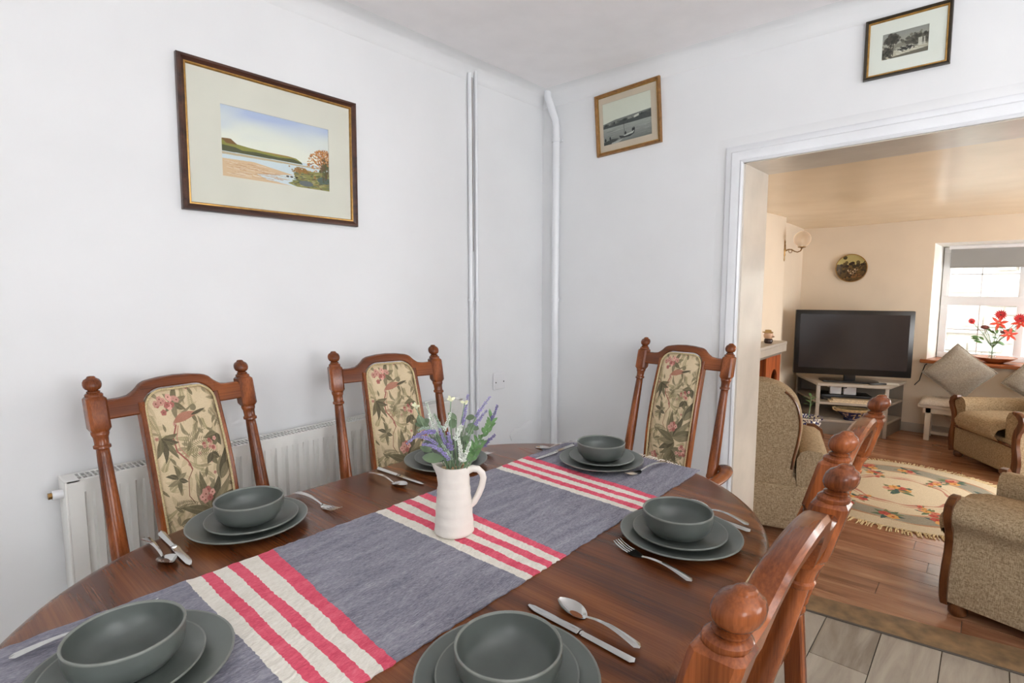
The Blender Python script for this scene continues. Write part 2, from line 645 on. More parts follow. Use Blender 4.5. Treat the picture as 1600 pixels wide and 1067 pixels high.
def paint_rug(w=640):
    c = Canvas(w, w, (208, 195, 168))
    cx = w / 2
    s = w / 2
    X, Y = np.meshgrid((np.arange(w) - cx + .5) / s, (np.arange(w) - cx + .5) / s)
    r = np.hypot(X, Y)
    th = np.arctan2(Y, X)
    def ring(a, b, col):
        m = (r > a + .012 * np.sin(th * 9)) & (r <= b + .012 * np.sin(th * 9 + 1))
        c.a[m] = np.array(col) / 255
    ring(.64, .83, (150, 146, 132))
    ring(.83, .85, (176, 136, 110))
    ring(.62, .64, (186, 150, 122))
    ring(.38, .405, (178, 128, 112))
    ring(.43, .445, (190, 150, 130))
    def bouquet(x, y, k):
        for j in range(7):
            a = c.rng.rand() * 6.3
            c.leaf(x, y, a, 34 * k, 12 * k, [(92, 112, 88), (118, 126, 92), (74, 96, 92)][j % 3], .95)
        for j in range(4):
            c.flower(x + c.rng.randn() * 9 * k, y + c.rng.randn() * 8 * k, 12 * k, [(196, 122, 100), (206, 150, 128), (178, 88, 78), (212, 160, 96)][j], (150, 70, 60))
    for j in range(12):
        a = j / 12 * 2 * math.pi
        bouquet(cx + math.cos(a) * s * .735, cx + math.sin(a) * s * .735, 1.25)
    for j in range(6):
        a = (j + .5) / 6 * 2 * math.pi
        bouquet(cx + math.cos(a) * s * .53, cx + math.sin(a) * s * .53, 1.0)
        bouquet(cx + math.cos(a) * s * .42, cx + math.sin(a) * s * .42, .6)
    bouquet(cx, cx, 1.5)
    bouquet(cx + 12, cx - 10, 1.3)
    return c.speckle(.03).a


def paint_plate(w=256):
    c = Canvas(w, w, (92, 74, 46))
    c.poly([(0, 0), (w, 0), (w, .42 * w), (0, .36 * w)], (178, 164, 108))
    for k in range(90):
        c.disc(c.rng.rand() * w, .48 * w + c.rng.randn() * 26, 10 + 8 * c.rng.rand(), [(52, 44, 32), (112, 88, 50), (74, 62, 40)][k % 3], .8)
    for k in range(80):
        c.disc(c.rng.rand() * w, .78 * w + c.rng.randn() * 26, 9, [(70, 52, 36), (128, 92, 58), (46, 38, 30)][k % 3], .8)
    for x, y in ((120, 90), (136, 80), (90, 110), (215, 95)):
        c.disc(x, y, 17, (48, 38, 28), 1, .7)
    for x, y in ((110, 150), (150, 160), (132, 175), (165, 140)):
        c.disc(x, y, 16, (192, 172, 140), 1, .6)
        c.disc(x + 4, y - 3, 9, (86, 66, 48))
    c.line([(190, 130), (240, 60)], 8, (58, 48, 34))
    return c.speckle(.03).a


# ------------------------------------------------------------------ palette
M = {}
M['wall'] = plain('white_paint', (227, 228, 229), 0.75, var=0.012, nscale=2.5, bump=0.10, bscale=18)
M['ceil'] = plain('ceiling_paint', (243, 241, 242), 0.85, var=0.01)
M['gloss'] = plain('white_gloss_paint', (228, 230, 233), 0.25, var=0.015, nscale=5, bump=0.05, bscale=25)
M['lwall'] = plain('cream_paint', (222, 208, 188), 0.8, var=0.02, nscale=2, bump=0.12, bscale=14)
M['lceil'] = plain('cream_gloss_ceiling', (226, 206, 176), 0.22, var=0.02, nscale=3, bump=0.07, bscale=5, spec=0.8)
M['reveal'] = plain('window_reveal_paint', (238, 236, 230), 0.6, var=0.01)
M['enamel'] = plain('radiator_enamel', (226, 226, 222), 0.3, var=0.01)
M['dark'] = plain('dark_shade_and_screw', (28, 26, 24), 0.8)
M['wood_z'] = wood('oak_upright', (76, 36, 17), (116, 61, 30), (158, 88, 46), 'z', rough=.24, ring=14, coat=.12)
M['wood_x'] = wood('oak_rail', (76, 37, 18), (114, 60, 30), (152, 86, 45), 'x', rough=.24, ring=11, coat=.12)
M['table'] = wood('dark_table_oak', (64, 32, 15), (96, 51, 25), (132, 78, 42), 'y', rough=0.27, ring=11, coat=0.10)
M['table_edge'] = wood('dark_table_edge', (44, 22, 11), (76, 42, 22), (104, 62, 36), 'x', rough=0.28, coat=0.2)
M['floral'] = image_mat('floral_tapestry', paint_floral(), 0.85, 0.25, 500)
M['cord'] = plain('cream_cord', (190, 172, 132), 0.9, var=0.15, nscale=300)
M['glaze'] = plain('grey_matt_glaze', (90, 96, 92), 0.34, var=0.06, nscale=14, bump=0.02, bscale=300)
M['rimglaze'] = plain('worn_rim_glaze', (120, 124, 118), 0.4, var=0.05, nscale=40)
M['steel'] = plain('polished_steel', (200, 200, 198), 0.16, metal=1.0, var=0.02)
M['jug'] = plain('white_stoneware', (226, 219, 210), 0.55, var=0.02, nscale=20, bump=0.15, bscale=70)
M['gold'] = plain('gilt', (168, 128, 66), 0.35, metal=0.6, var=0.1, nscale=60)
M['frame_dark'] = wood('dark_frame_wood', (44, 26, 20), (66, 40, 30), (84, 52, 38), 'x', coat=0.3)
M['frame_gold'] = plain('bronze_frame', (140, 100, 54), 0.4, metal=0.3, var=0.12, nscale=50)
M['frame_black'] = plain('black_frame', (46, 38, 26), 0.35, var=0.15, nscale=60)
M['mount'] = plain('cream_mount', (226, 219, 206), 0.9, var=0.01)
M['mount_pink'] = plain('blush_mount', (212, 192, 170), 0.9, var=0.02)
M['mount_white'] = plain('white_mount', (232, 230, 220), 0.9, var=0.01)
M['pane'] = thin_glass('picture_glass', gloss=0.02)
M['window_glass'] = thin_glass('window_glass', gloss=0.06)
M['plastic'] = plain('white_plastic', (224, 224, 226), 0.35, var=0.01)
M['brass'] = plain('aged_brass', (138, 106, 62), 0.35, metal=0.9, var=0.15, nscale=40)
M['tv'] = plain('gloss_black_plastic', (14, 14, 15), 0.3, var=0.0)
M['screen'] = plain('plasma_screen', (46, 44, 46), 0.12, var=0.02, spec=0.6)
M['greige'] = plain('grey_furniture_paint', (124, 116, 106), 0.45, var=0.03, nscale=10)
M['greige_light'] = plain('pale_grey_furniture_paint', (172, 163, 151), 0.4, var=0.03, nscale=10)
M['pine'] = wood('orange_fireplace_wood', (104, 46, 20), (158, 78, 36), (186, 102, 52), 'z')
M['oiled'] = wood('sill_wood', (120, 60, 30), (168, 96, 54), (196, 124, 76), 'y')
M['trimwood'] = wood('show_wood', (62, 34, 16), (96, 56, 28), (122, 76, 40), 'z')
M['terracotta'] = plain('terracotta_tile', (178, 112, 70), 0.5, var=0.1)
M['black_iron'] = plain('black_iron', (20, 18, 17), 0.6)


def tweed(name, a, b, c_):
    m = NM(name, b, 0.95, spec=0.2)
    v = m.coords((1, 1, 1))
    f = m.noise(m.coords((1, 1, 0.25)), 260, 3, 0.7)
    g = m.noise(m.coords((0.3, 0.3, 1)), 230, 3, 0.7)
    ad = m.n('ShaderNodeMath', operation='ADD')
    m.l(f, ad.inputs[0])
    m.l(g, ad.inputs[1])
    hf = m.n('ShaderNodeMath', operation='MULTIPLY')
    hf.inputs[1].default_value = 0.5
    m.l(ad.outputs[0], hf.inputs[0])
    m.base(m.ramp(hf.outputs[0], [(0.38, a), (0.5, b), (0.62, c_)]))
    m.bump(hf.outputs[0], 0.35, 0.003)
    return m.m


M['tweed'] = tweed('tan_tweed', (122, 104, 78), (156, 136, 108), (184, 165, 136))
M['fur'] = tweed('grey_plush', (140, 134, 124), (166, 160, 150), (192, 188, 178))
M['pad'] = tweed('pale_fleece', (176, 168, 158), (200, 193, 184), (216, 210, 202))


def cloth(name, a, b, c_):
    m = NM(name, b, 0.95, spec=0.15)
    f = m.noise(m.coords((0.5, 2.2, 1)), 190, 4, 0.75)
    g = m.noise(m.coords((1, 5, 1)), 9, 3, 0.6)
    ad = m.n('ShaderNodeMath', operation='MULTIPLY_ADD')
    ad.inputs[1].default_value = 0.35
    m.l(g, ad.inputs[0])
    mm = m.n('ShaderNodeMath', operation='MULTIPLY')
    mm.inputs[1].default_value = 0.65
    m.l(f, mm.inputs[0])
    m.l(mm.outputs[0], ad.inputs[2])
    m.base(m.ramp(ad.outputs[0], [(0.36, a), (0.5, b), (0.64, c_)]))
    m.bump(f, 0.6, 0.004)
    return m.m


M['runner_blue'] = cloth('slate_blue_weave', (108, 107, 120), (143, 142, 154), (174, 173, 182))
M['runner_white'] = cloth('cream_weave', (222, 216, 204), (236, 231, 220), (246, 242, 234))
M['runner_pink'] = cloth('coral_pink_weave', (208, 74, 98), (228, 96, 118), (238, 122, 140))


def tile_mat(name, cols, axis, rough=0.45):
    m = NM(name, cols[1], rough)
    inf = m.n('ShaderNodeObjectInfo')
    sc = (0.6, 5, 1) if axis == 'x' else (5, 0.6, 1)
    tc = m.n('ShaderNodeTexCoord')
    geo = m.n('ShaderNodeNewGeometry')
    mp = m.n('ShaderNodeMapping')
    mp.inputs['Scale'].default_value = sc
    m.l(geo.outputs['Position'], mp.inputs['Vector'])
    ad = m.n('ShaderNodeVectorMath', operation='ADD')
    cb = m.n('ShaderNodeCombineXYZ')
    ml = m.n('ShaderNodeMath', operation='MULTIPLY')
    ml.inputs[1].default_value = 37.0
    m.l(inf.outputs['Random'], ml.inputs[0])
    m.l(ml.outputs[0], cb.inputs['X'])
    m.l(ml.outputs[0], cb.inputs['Y'])
    m.l(mp.outputs['Vector'], ad.inputs[0])
    m.l(cb.outputs[0], ad.inputs[1])
    f = m.noise(ad.outputs[0], 3.0, 6, 0.62, 0.7)
    # tone of the single board
    t = m.n('ShaderNodeMath', operation='MULTIPLY_ADD')
    t.inputs[1].default_value = 0.22
    m.l(inf.outputs['Random'], t.inputs[0])
    sub = m.n('ShaderNodeMath', operation='SUBTRACT')
    sub.inputs[1].default_value = 0.11
    m.l(f, sub.inputs[0])
    m.l(sub.outputs[0], t.inputs[2])
    m.base(m.ramp(t.outputs[0], [(0.28, cols[0]), (0.5, cols[1]), (0.72, cols[2])]))
    return m.m


M['tile'] = tile_mat('grey_wood_effect_tile', ((126, 116, 104), (154, 145, 132), (174, 166, 152)), 'x', 0.4)
M['plank'] = tile_mat('brown_floorboard', ((124, 82, 58), (156, 110, 82), (184, 138, 106)), 'y', 0.14)
M['grout'] = plain('dark_grout', (84, 76, 66), 0.9)
M['thresh'] = plain('worn_brown_threshold', (122, 98, 70), 0.55, var=0.2, nscale=16)

# ------------------------------------------------------------------ setting: dining room
XW, YW, XB, YN = 2.55, 2.0, -1.9, -2.2      # right wall, left wall, rear wall, near wall
ZC = 2.402
LF = -0.14                                   # the living-room floor lies a step lower
XL, YL, YLN, ZL = 6.76, 1.63, -1.9, 1.954

b = MB()
b.box(XB - .2, 2.9, YW, YW + .2, -.3, 2.7)
wall_left = struct(b.build('wall_left', M['wall']))


def head_z(y):
    return 1.875 + 0.0225 * (0.873 - y)


OY0, OY1 = -1.15, 0.873
b = MB()
b.box(XW, 2.86, OY1, YW, -.3, 2.7)
b.box(XW, 2.86, YN, OY0, -.3, 2.7)
b.add([(XW, OY0, head_z(OY0)), (2.86, OY0, head_z(OY0)), (2.86, OY1, head_z(OY1)), (XW, OY1, head_z(OY1)),
       (XW, OY0, 2.7), (2.86, OY0, 2.7), (2.86, OY1, 2.7), (XW, OY1, 2.7)],
      [(0, 1, 2, 3), (4, 7, 6, 5), (0, 4, 5, 1), (1, 5, 6, 2), (2, 6, 7, 3), (3, 7, 4, 0)])
wall_right = struct(b.build('wall_right', M['wall']))

b = MB()                                     # near wall with a window opening (behind the camera)
b.box(XB - .2, .2, YN - .2, YN, -.3, 2.7)
b.box(1.6, 2.86, YN - .2, YN, -.3, 2.7)
b.box(.2, 1.6, YN - .2, YN, -.3, .9)
b.box(.2, 1.6, YN - .2, YN, 2.1, 2.7)
struct(b.build('wall_near', M['wall']))
b = MB()
b.box(XB - .2, XB, YN, -2.0, -.3, 2.7)
b.box(XB - .2, XB, -1.1, YW, -.3, 2.7)
b.box(XB - .2, XB, -2.0, -1.1, -.3, .9)
b.box(XB - .2, XB, -2.0, -1.1, 2.1, 2.7)
struct(b.build('wall_rear', M['wall']))
b = MB()
b.box(XB - .2, XW, YN - .2, YW, ZC, ZC + .1)
struct(b.build('ceiling', M['ceil']))
# the two windows behind the camera
for nm, fx in (('window_2', lambda s, z: (s * .7 + .9, YN - .1, z)), ('window_3', lambda s, z: (XB - .1, -1.55 + s * .45, z))):
    z0, z1 = .9, 2.1
    b = MB()
    for s in (-.97, 0, .97):
        p = fx(s, (z0 + z1) / 2)
        b.box(p[0] - .03, p[0] + .03, p[1] - .03, p[1] + .03, z0, z1)
    for z in (z0 + .03, z1 - .03):
        p, q = fx(-1, z), fx(1, z)
        b.box(min(p[0], q[0]) - (.03 if p[0] == q[0] else 0), max(p[0], q[0]) + (.03 if p[0] == q[0] else 0),
              min(p[1], q[1]) - (.03 if p[1] == q[1] else 0), max(p[1], q[1]) + (.03 if p[1] == q[1] else 0), z - .03, z + .03)
    struct(b.build(nm, M['gloss']))

# coving
b = MB()
cov = [(0, 0), (0, -.078)] + [(.07 * (1 - math.cos(t)) + .004, -.074 * (1 - math.sin(t)) - .002) for t in np.linspace(0.05, math.pi / 2, 9)] + [(.078, 0)]
path = [(XB, YW, ZC), (XW, YW, ZC), (XW, YN, ZC)]
b.sweep(path, cov, [((0, -1, 0), (0, 0, 1)), ((-1, -1, 0), (0, 0, 1)), ((-1, 0, 0), (0, 0, 1))])
struct(b.build('trim_1', M['wall'], smooth=50))

# door lining (gloss on the reveal) and architrave
b = MB()
b.box(XW - .002, 2.868, OY1 - .012, OY1, 0, head_z(OY1))
b.box(XW - .002, 2.868, OY0, OY0 + .012, 0, head_z(OY0))
b.add([(XW - .002, OY0, head_z(OY0) - .012), (2.868, OY0, head_z(OY0) - .012), (2.868, OY1, head_z(OY1) - .012), (XW - .002, OY1, head_z(OY1) - .012),
       (XW - .002, OY0, head_z(OY0)), (2.868, OY0, head_z(OY0)), (2.868, OY1, head_z(OY1)), (XW - .002, OY1, head_z(OY1))],
      [(0, 1, 2, 3), (4, 7, 6, 5), (0, 4, 5, 1), (1, 5, 6, 2), (2, 6, 7, 3), (3, 7, 4, 0)])
M['lining'] = plain('cream_gloss_lining', (206, 198, 186), 0.2, var=0.03, nscale=6, bump=0.08, bscale=20)
struct(b.build('door_1', M['lining']))
b = MB()
arch = [(0, 0), (0, .016), (.008, .02), (.014, .016), (.02, .018), (.034, .026), (.046, .026), (.052, .02), (.07, .017), (.078, .012), (.078, 0)]
za, zb = head_z(OY1) - .008, head_z(OY0) - .008
b.sweep([(XW, OY1 - .004, 0), (XW, OY1 - .004, za), (XW, OY0 + .004, zb), (XW, OY0 + .004, 0)], [(a, h) for a, h in arch],
        [((0, 1, 0), (-1, 0, 0)), ((0, 1, .98), (-1, 0, 0)), ((0, -1, 1.02), (-1, 0, 0)), ((0, -1, 0), (-1, 0, 0))])
struct(b.build('trim_2', M['gloss'], smooth=30))
# older plaster band around the architrave
b = MB()
b.sweep([(XW, OY1 + .07, 0), (XW, OY1 + .07, za + .07), (XW, OY0 - .07, zb + .07)], [(0, 0), (0, .003), (.030, .003), (.045, 0)],
        [((0, 1, 0), (-1, 0, 0)), ((0, 1, 1), (-1, 0, 0)), ((0, 0, 1), (-1, 0, 0))])
struct(b.build('trim_3', M['wall'], smooth=30))
# skirting
b = MB()
b.box(XB, XW, YW - .016, YW, 0, .11, .004)
struct(b.build('baseboard_left', M['gloss']))
b = MB()
b.box(XW - .016, XW, OY1 + .09, YW - .017, 0, .11, .004)
struct(b.build('baseboard_right', M['gloss']))
# lumpy plaster near the corner
b = MB()
pts = [(2.26, .49), (2.30, .525), (2.36, .52), (2.43, .55), (2.47, .53), (2.40, .50), (2.32, .495), (2.275, .455)]
b.prism([(x, z) for x, z in pts], 0, .006, Matrix(((1, 0, 0, 0), (0, 0, -1, YW + .001), (0, 1, 0, 0), (0, 0, 0, 1))), .004)
b.build('plaster_patch', M['wall'], wall_left)

# dining floor: grey wood-effect tiles with recessed joints
b = MB()
b.box(XB - .2, 2.42, YN - .2, YW, -.3, -.006)
floor = struct(b.build('floor', M['grout']))
tw, tl = 0.183, 1.15
tile_mesh = {}
row = 0
y = YN
k0 = round((0.2395 - YN) / tw)
ystart = 0.2395 - k0 * tw
for r in range(-1, 24):
    y0 = ystart + r * tw
    y1 = min(y0 + tw, YW)
    if y1 <= YN or y0 >= YW - .02:
        continue
    y0c = max(y0, YN)
    off = {0: 0.0}.get(r, ((r - k0) % 3) * .383)
    x = 2.126 - (0 if (r - k0) == 0 else ((r - k0) * .43) % tl) - 4 * tl
    while x < 2.40:
        x0, x1 = max(x, XB), min(x + tl, 2.405 + .09 * 0)
        if x1 - x0 > .02 and x0 < 2.4:
            bb = MB()
            lim = lambda yy: 2.414 + (.40 - yy) * .113 - .004
            xa, xb_ = (x1, x1) if x1 < 2.3 else (lim(y0c), lim(y1))
            if x + tl < 2.3:
                xa = xb_ = x1
            g = .0016
            vs = [(x0 + g, y0c + g), (xa - g, y0c + g), (xb_ - g, y1 - g), (x0 + g, y1 - g)]
            bb.add([(p[0], p[1], z) for z in (-.006, 0) for p in vs], [(0, 3, 2, 1), (4, 5, 6, 7), (0, 1, 5, 4), (1, 2, 6, 5), (2, 3, 7, 6), (3, 0, 4, 7)])
            bb.build('floor_tile', M['tile'], floor, smooth=None)
        x += tl

# threshold board at the step, with metal edging
b = MB()
nx = lambda y: 2.414 + (.40 - y) * .113
fx_ = lambda y: 2.556 + (.428 - y) * .17
ys = list(np.linspace(OY1 - .014, OY0 + .014, 14))
poly = [(nx(y), y) for y in ys] + [(fx_(y) + random.uniform(-.004, .004), y) for y in ys[::-1]]
b.prism(poly, LF, .004, bev=.003)
th = struct(b.build('trim_4', M['thresh']))
b = MB()
b.tube([(nx(ys[0]) - .002, ys[0], .003), (nx(ys[-1]) - .002, ys[-1], .003)], .004, 6)
b.build('edging_strip', M['grout'], th)

# ------------------------------------------------------------------ setting: living room
b = MB()
b.box(2.45, XL + .5, YLN - .2, YL + .2, LF - .2, LF - .006)
lfloor = struct(b.build('floor', M['grout']))
pw, pl = .133, 1.3
px0 = 2.737 * 1.105
for r in range(-4, 30):
    x0 = px0 + r * pw
    x1 = min(x0 + pw, XL)
    if x1 < 2.62 or x0 > XL - .02:
        continue
    x0 = max(x0, 2.6)
    yy = YLN - ((r * .47) % 1) * pl
    if r == 0:
        yy = .335 - 2 * pl
    while yy < YL:
        a_, c_ = max(yy, YLN), min(yy + pl, YL)
        if c_ - a_ > .02:
            bb = MB()
            g = .0012
            bb.box(x0 + g, x1 - g, a_ + g, c_ - g, LF - .006, LF + random.uniform(-.0004, .0004))
            bb.build('floorboard', M['plank'], lfloor, smooth=None)
        yy += pl

b = MB()                                     # far wall with a splayed window opening
WY0, WY1, WZ0, WZ1 = -.86, .464, .60, 1.739
b.box(XL, XL + .42, WY1, YL + .3, LF - .2, 2.4)
b.box(XL, XL + .42, YLN - .3, WY0, LF - .2, 2.4)
b.box(XL, XL + .42, WY0, WY1, LF - .2, WZ0)
b.box(XL, XL + .42, WY0, WY1, WZ1, 2.4)
b.cur = 1
SP = .075
for s, yo in ((1, WY1), (-1, WY0)):          # splayed reveals
    b.add([(XL, yo + s * .001, WZ0), (XL + .42, yo - s * SP, WZ0), (XL + .42, yo - s * SP, WZ1), (XL, yo + s * .001, WZ1), (XL + .42, yo, WZ0), (XL + .42, yo, WZ1)],
          [(0, 1, 2, 3), (1, 4, 5, 2), (0, 3, 5, 4)] if s > 0 else [(0, 3, 2, 1), (1, 2, 5, 4), (0, 4, 5, 3)])
b.add([(XL, WY0, WZ1), (XL, WY1, WZ1), (XL + .42, WY1, WZ1 - .04), (XL + .42, WY0, WZ1 - .04), (XL + .42, WY0, WZ1), (XL + .42, WY1, WZ1)],
      [(0, 1, 2, 3), (3, 2, 5, 4)])
struct(b.build('wall_far', [M['lwall'], M['reveal']], smooth=None, fix=False))
b = MB()
b.box(2.86, XL, YL, YL + .2, LF - .2, 2.4)
b.box(4.15, 5.56, 1.49, YL, LF - .2, 2.2, .01)     # chimney breast
struct(b.build('wall_fireside', M['lwall']))
b = MB()
b.box(2.86, 4.4, YLN - .2, YLN, LF - .2, 2.4)
b.box(6.0, XL + .4, YLN - .2, YLN, LF - .2, 2.4)
b.box(4.4, 6.0, YLN - .2, YLN, LF - .2, .35)
b.box(4.4, 6.0, YLN - .2, YLN, 1.6, 2.4)
struct(b.build('wall_street', M['lwall']))
b = MB()
nn = 24


def lceil(u, v):
    x = 2.86 + (XL + .1 - 2.86) * u
    y = YLN - .1 + (YL + .2 - YLN) * v
    return (x, y, ZL + .012 * math.sin(x * 2.1 + y) + .008 * math.sin(y * 3 + 1))


b.grid(lceil, nn, nn)
b.box(2.87, XL + .4, YLN - .1, YL + .2, ZL + .08, ZL + .15)
struct(b.build('ceiling', M['lceil'], smooth=60, fix=False))
# skirting of the far wall
b = MB()
b.box(XL - .018, XL, -1.85, YL - .02, LF, LF + .09, .004)
struct(b.build('baseboard_far', M['greige_light']))
# window
win = None
b = MB()
wy0, wy1, wz0, wz1 = WY0 + .06, WY1 - .06, WZ0, WZ1 - .03
xw = XL + .29
for (a, c_, d, e) in ((wy0, wy1, wz0, wz0 + .06), (wy0, wy1, wz1 - .06, wz1), (wy0, wy1, 1.135, 1.225)):
    b.box(xw - .004, xw + .058, a, c_, d, e, .006)
for yc in (wy0 + .03, wy1 - .03, (wy0 + wy1) / 2):
    b.box(xw, xw + .06, yc - .03, yc + .03, wz0 + .05, wz1 - .05, .006)
win = struct(b.build('window_1', M['gloss']))
b = MB()
b.box(xw + .025, xw + .031, wy0 + .04, wy1 - .04, wz0 + .04, wz1 - .04)
b.build('pane', M['window_glass'], win)
b = MB()
for zz in (.87, 1.40):
    for yc in (.17, -.42, -.62, -.03):
        pass
for z0, z1 in ((wz0 + .05, 1.14), (1.22, wz1 - .05)):
    b.box(xw + .012, xw + .02, .095, .105, z0, z1)
    b.box(xw + .012, xw + .02, -.5, -.49, z0, z1)
    b.box(xw + .012, xw + .02, wy0 + .05, wy1 - .05, (z0 + z1) / 2 - .005, (z0 + z1) / 2 + .005)
b.build('glazing_bar', M['gloss'], win)
b = MB()
b.box(XL - .05, XL + .3, WY0 - .04, WY1 + .05, WZ0 - .031, WZ0 + .004, .008)
sill = b.build('window_sill', M['oiled'], win)
# roller blind
bl = thing('roller_blind', 'grey roller blind pulled a little down over the living room window', 'blind', (XL + .2, (WY0 + WY1) / 2, 1.69))
b = MB()
b.box(-.002, .002, -.53, .545, -.175, 0)
M['blind'] = plain('grey_blind_cloth', (148, 148, 146), 0.9, var=0.01)
b.build('blind_cloth', M['blind'], bl)
b = MB()
b.box(-.006, .006, -.53, .545, -.19, -.172, .003)
b.build('bottom_bar', M['blind'], bl)
b = MB()
b.tube([(0, -.545, .012), (0, .56, .012)], .02, 10)
b.build('roller', M['plastic'], bl)

# stone wall across the lane, seen through the window
lane = MB()
lane.box(XL + .43, 10.2, -6, 7, -.5, -.2)
struct(lane.build('ground', plain('lane_tarmac', (150, 148, 144), 0.9)))
sw = thing('stone_wall', 'pale rubble stone wall seen through the living room window', 'wall', (9.6, 0, -.2))
stone_mats = [plain('stone_a', (176, 172, 164), .9, var=.12), plain('stone_b', (192, 188, 178), .9, var=.1), plain('stone_c', (160, 154, 146), .9, var=.12)]
b = MB()
b.box(-.012, .4, -3.2, 3.2, 0, 3.6)
b.build('mortar', plain('lime_mortar', (168, 162, 153), .95), sw)
z = 0.0
rng = random.Random(4)
smeshes = []
for i in range(9):
    bb = MB()
    bb.box(-.03, .1, -.5, .5, -.5, .5, .02, 1)
    o = bb.build('stone', stone_mats[i % 3], sw)
    smeshes.append(o.data)
    bpy.data.objects.remove(o)
cnt = 0
while z < 3.4:
    h = rng.uniform(.09, .17)
    yv = -1.5 + rng.uniform(-.2, 0)
    while yv < 1.25:
        w = rng.uniform(.2, .5)
        o = bpy.data.objects.new('stone', smeshes[rng.randrange(9)])
        C.objects.link(o)
        o.parent = sw
        o.location = (rng.uniform(-.02, .03), yv + w / 2, z + h / 2)
        o.scale = (1, w - .018, h - .016)
        yv += w
        cnt += 1
    z += h

# ------------------------------------------------------------------ dining table
TZ = 0.76
cx0, cx1, cy, hr = .549, 1.103, .877, .553
table = thing('dining_table', 'dark oak extending dining table with rounded ends laid for a meal', 'table', ((cx0 + cx1) / 2, cy, 0))
tx, tyy = (cx0 + cx1) / 2, cy


def rim_pt(off, a, side):
    """outline in local coords"""
    c0 = cx1 if side > 0 else cx0
    return (c0 - tx + side * (hr + off) * math.cos(a), (hr + off) * math.sin(a))


edge = [(-.022, TZ), (-.012, TZ - .0014), (-.003, TZ - .005), (.004, TZ - .011), (.007, TZ - .018), (.006, TZ - .026), (.001, TZ - .032), (-.008, TZ - .036), (-.012, TZ - .044)]


def table_leaf(name, outline_fn, n):
    mb = MB()
    rings = []
    for off, z in edge:
        rings.append([(x, y, z) for x, y in outline_fn(off)])
    m = len(rings[0])
    vs = [p for r_ in rings for p in r_]
    fs = []
    for i in range(len(rings) - 1):
        for k in range(m - 1):
            fs.append((i * m + k, i * m + k + 1, (i + 1) * m + k + 1, (i + 1) * m + k))
        fs.append((i * m + m - 1, i * m, (i + 1) * m, (i + 1) * m + m - 1))
    fs.append(tuple(range(m - 1, -1, -1)))
    fs.append(tuple((len(rings) - 1) * m + k for k in range(m)))
    mb.add(vs, fs)
    return mb.build(name, M['table'], table, smooth=50)


g = .0008
angs = list(np.linspace(-math.pi / 2, math.pi / 2, 61))


def d_end(side):
    def fn(off):
        return [((cx1 if side > 0 else cx0) - tx + side * max(g, (hr + off) * math.cos(a)), (hr + off) * math.sin(a)) for a in angs]
    return fn


table_leaf('table_leaf', d_end(1), 0)
table_leaf('table_leaf', d_end(-1), 0)
xl = cx0 - tx
table_leaf('table_leaf', lambda off: [(xl + g, -(hr + off)), (-xl - g, -(hr + off)), (-xl - g, hr + off), (xl + g, hr + off)], 0)
b = MB()
ap = []
for s, c0 in ((1, cx1 - tx), (-1, cx0 - tx)):
    for a in np.linspace(-math.pi / 2, math.pi / 2, 15):
        ap.append((c0 + s * .44 * math.cos(a), s * .44 * math.sin(a)))
b.prism(ap, .66, TZ - .0435)
b.build('apron', M['table_edge'], table)
legp = [(.035, 0), (.04, .02), (.03, .05), (.028, .1), (.045, .14), (.06, .25), (.05, .33), (.03, .38), (.042, .41), (.03, .44), (.035, .47), (.042, .48), (.042, .665)]
lm = None
for sx in (-1, 1):
    for sy in (-1, 1):
        bb = MB()
        bb.lathe(legp, 18)
        o = bb.build('leg', M['table_edge'], table)
        o.location = (sx * .42, sy * .28, 0)

# ------------------------------------------------------------------ table runner
RZ0 = TZ + .0035
run = MB()
g1 = [(.341, .334), (.367, .357), (.390, .378), (.418, .402), (.441, .424), (.478, .447), (.512, .468)]
g2 = [(.773, .775), (.803, .797), (.830, .820), (.858, .842), (.884, .864), (.914, .886), (.942, .908)]
g3 = [(1.217, 1.202), (1.243, 1.223), (1.268, 1.246), (1.294, 1.268), (1.318, 1.289), (1.346, 1.311), (1.375, 1.335)]
bounds = [(.03, .03)]
mats = []
for g_, nm in ((g1, 0), (g2, 0), (g3, 0)):
    bounds.append(g_[0])
    mats.append(0)
    for q in range(1, 7):
        bounds.append(g_[q])
        mats.append(1 if q % 2 else 2)
bounds.append((1.618, 1.618))
mats.append(0)
RY0, RY1 = .645, 1.135
ny = 96
rr = random.Random(2)
ed0 = [rr.uniform(-.0022, .0022) for _ in range(400)]


def run_line(bl, br):
    out = []
    for j in range(ny + 1):
        t = j / ny
        x = br + (bl - br) * t
        jit = rr.uniform(-.0011, .0011) + .0008 * math.sin(t * 19 + bl * 40)
        out.append((x + jit, t))
    return out


lines, lmats = [], []
scale_runner = 1.0
for i in range(len(mats)):
    (a0, a1), (b0, b1) = bounds[i], bounds[i + 1]
    n = max(1, int(round((b0 - a0) / .012)))
    for q in range(n):
        f0 = q / n
        lines.append(run_line(a0 + (b0 - a0) * f0, a1 + (b1 - a1) * f0) if q == 0 else [(a1 + (b1 - a1) * f0 + ((a0 + (b0 - a0) * f0) - (a1 + (b1 - a1) * f0)) * j / ny, j / ny) for j in range(ny + 1)])
        lmats.append(mats[i])
lines.append(run_line(*bounds[-1]))
vs = []
for li, ln in enumerate(lines):
    ja, jb = rr.uniform(-.0022, .0022), rr.uniform(-.0022, .0022)
    for x, t in ln:
        yv = RY0 + ja + (RY1 + jb - RY0 - ja) * t
        dx = max(0, x - cx1)
        vs.append((x, yv, RZ0 + rr.uniform(-.0007, .0007) + .0008 * math.sin(x * 60) * math.sin(yv * 30)))
w_ = ny + 1
run.v = vs
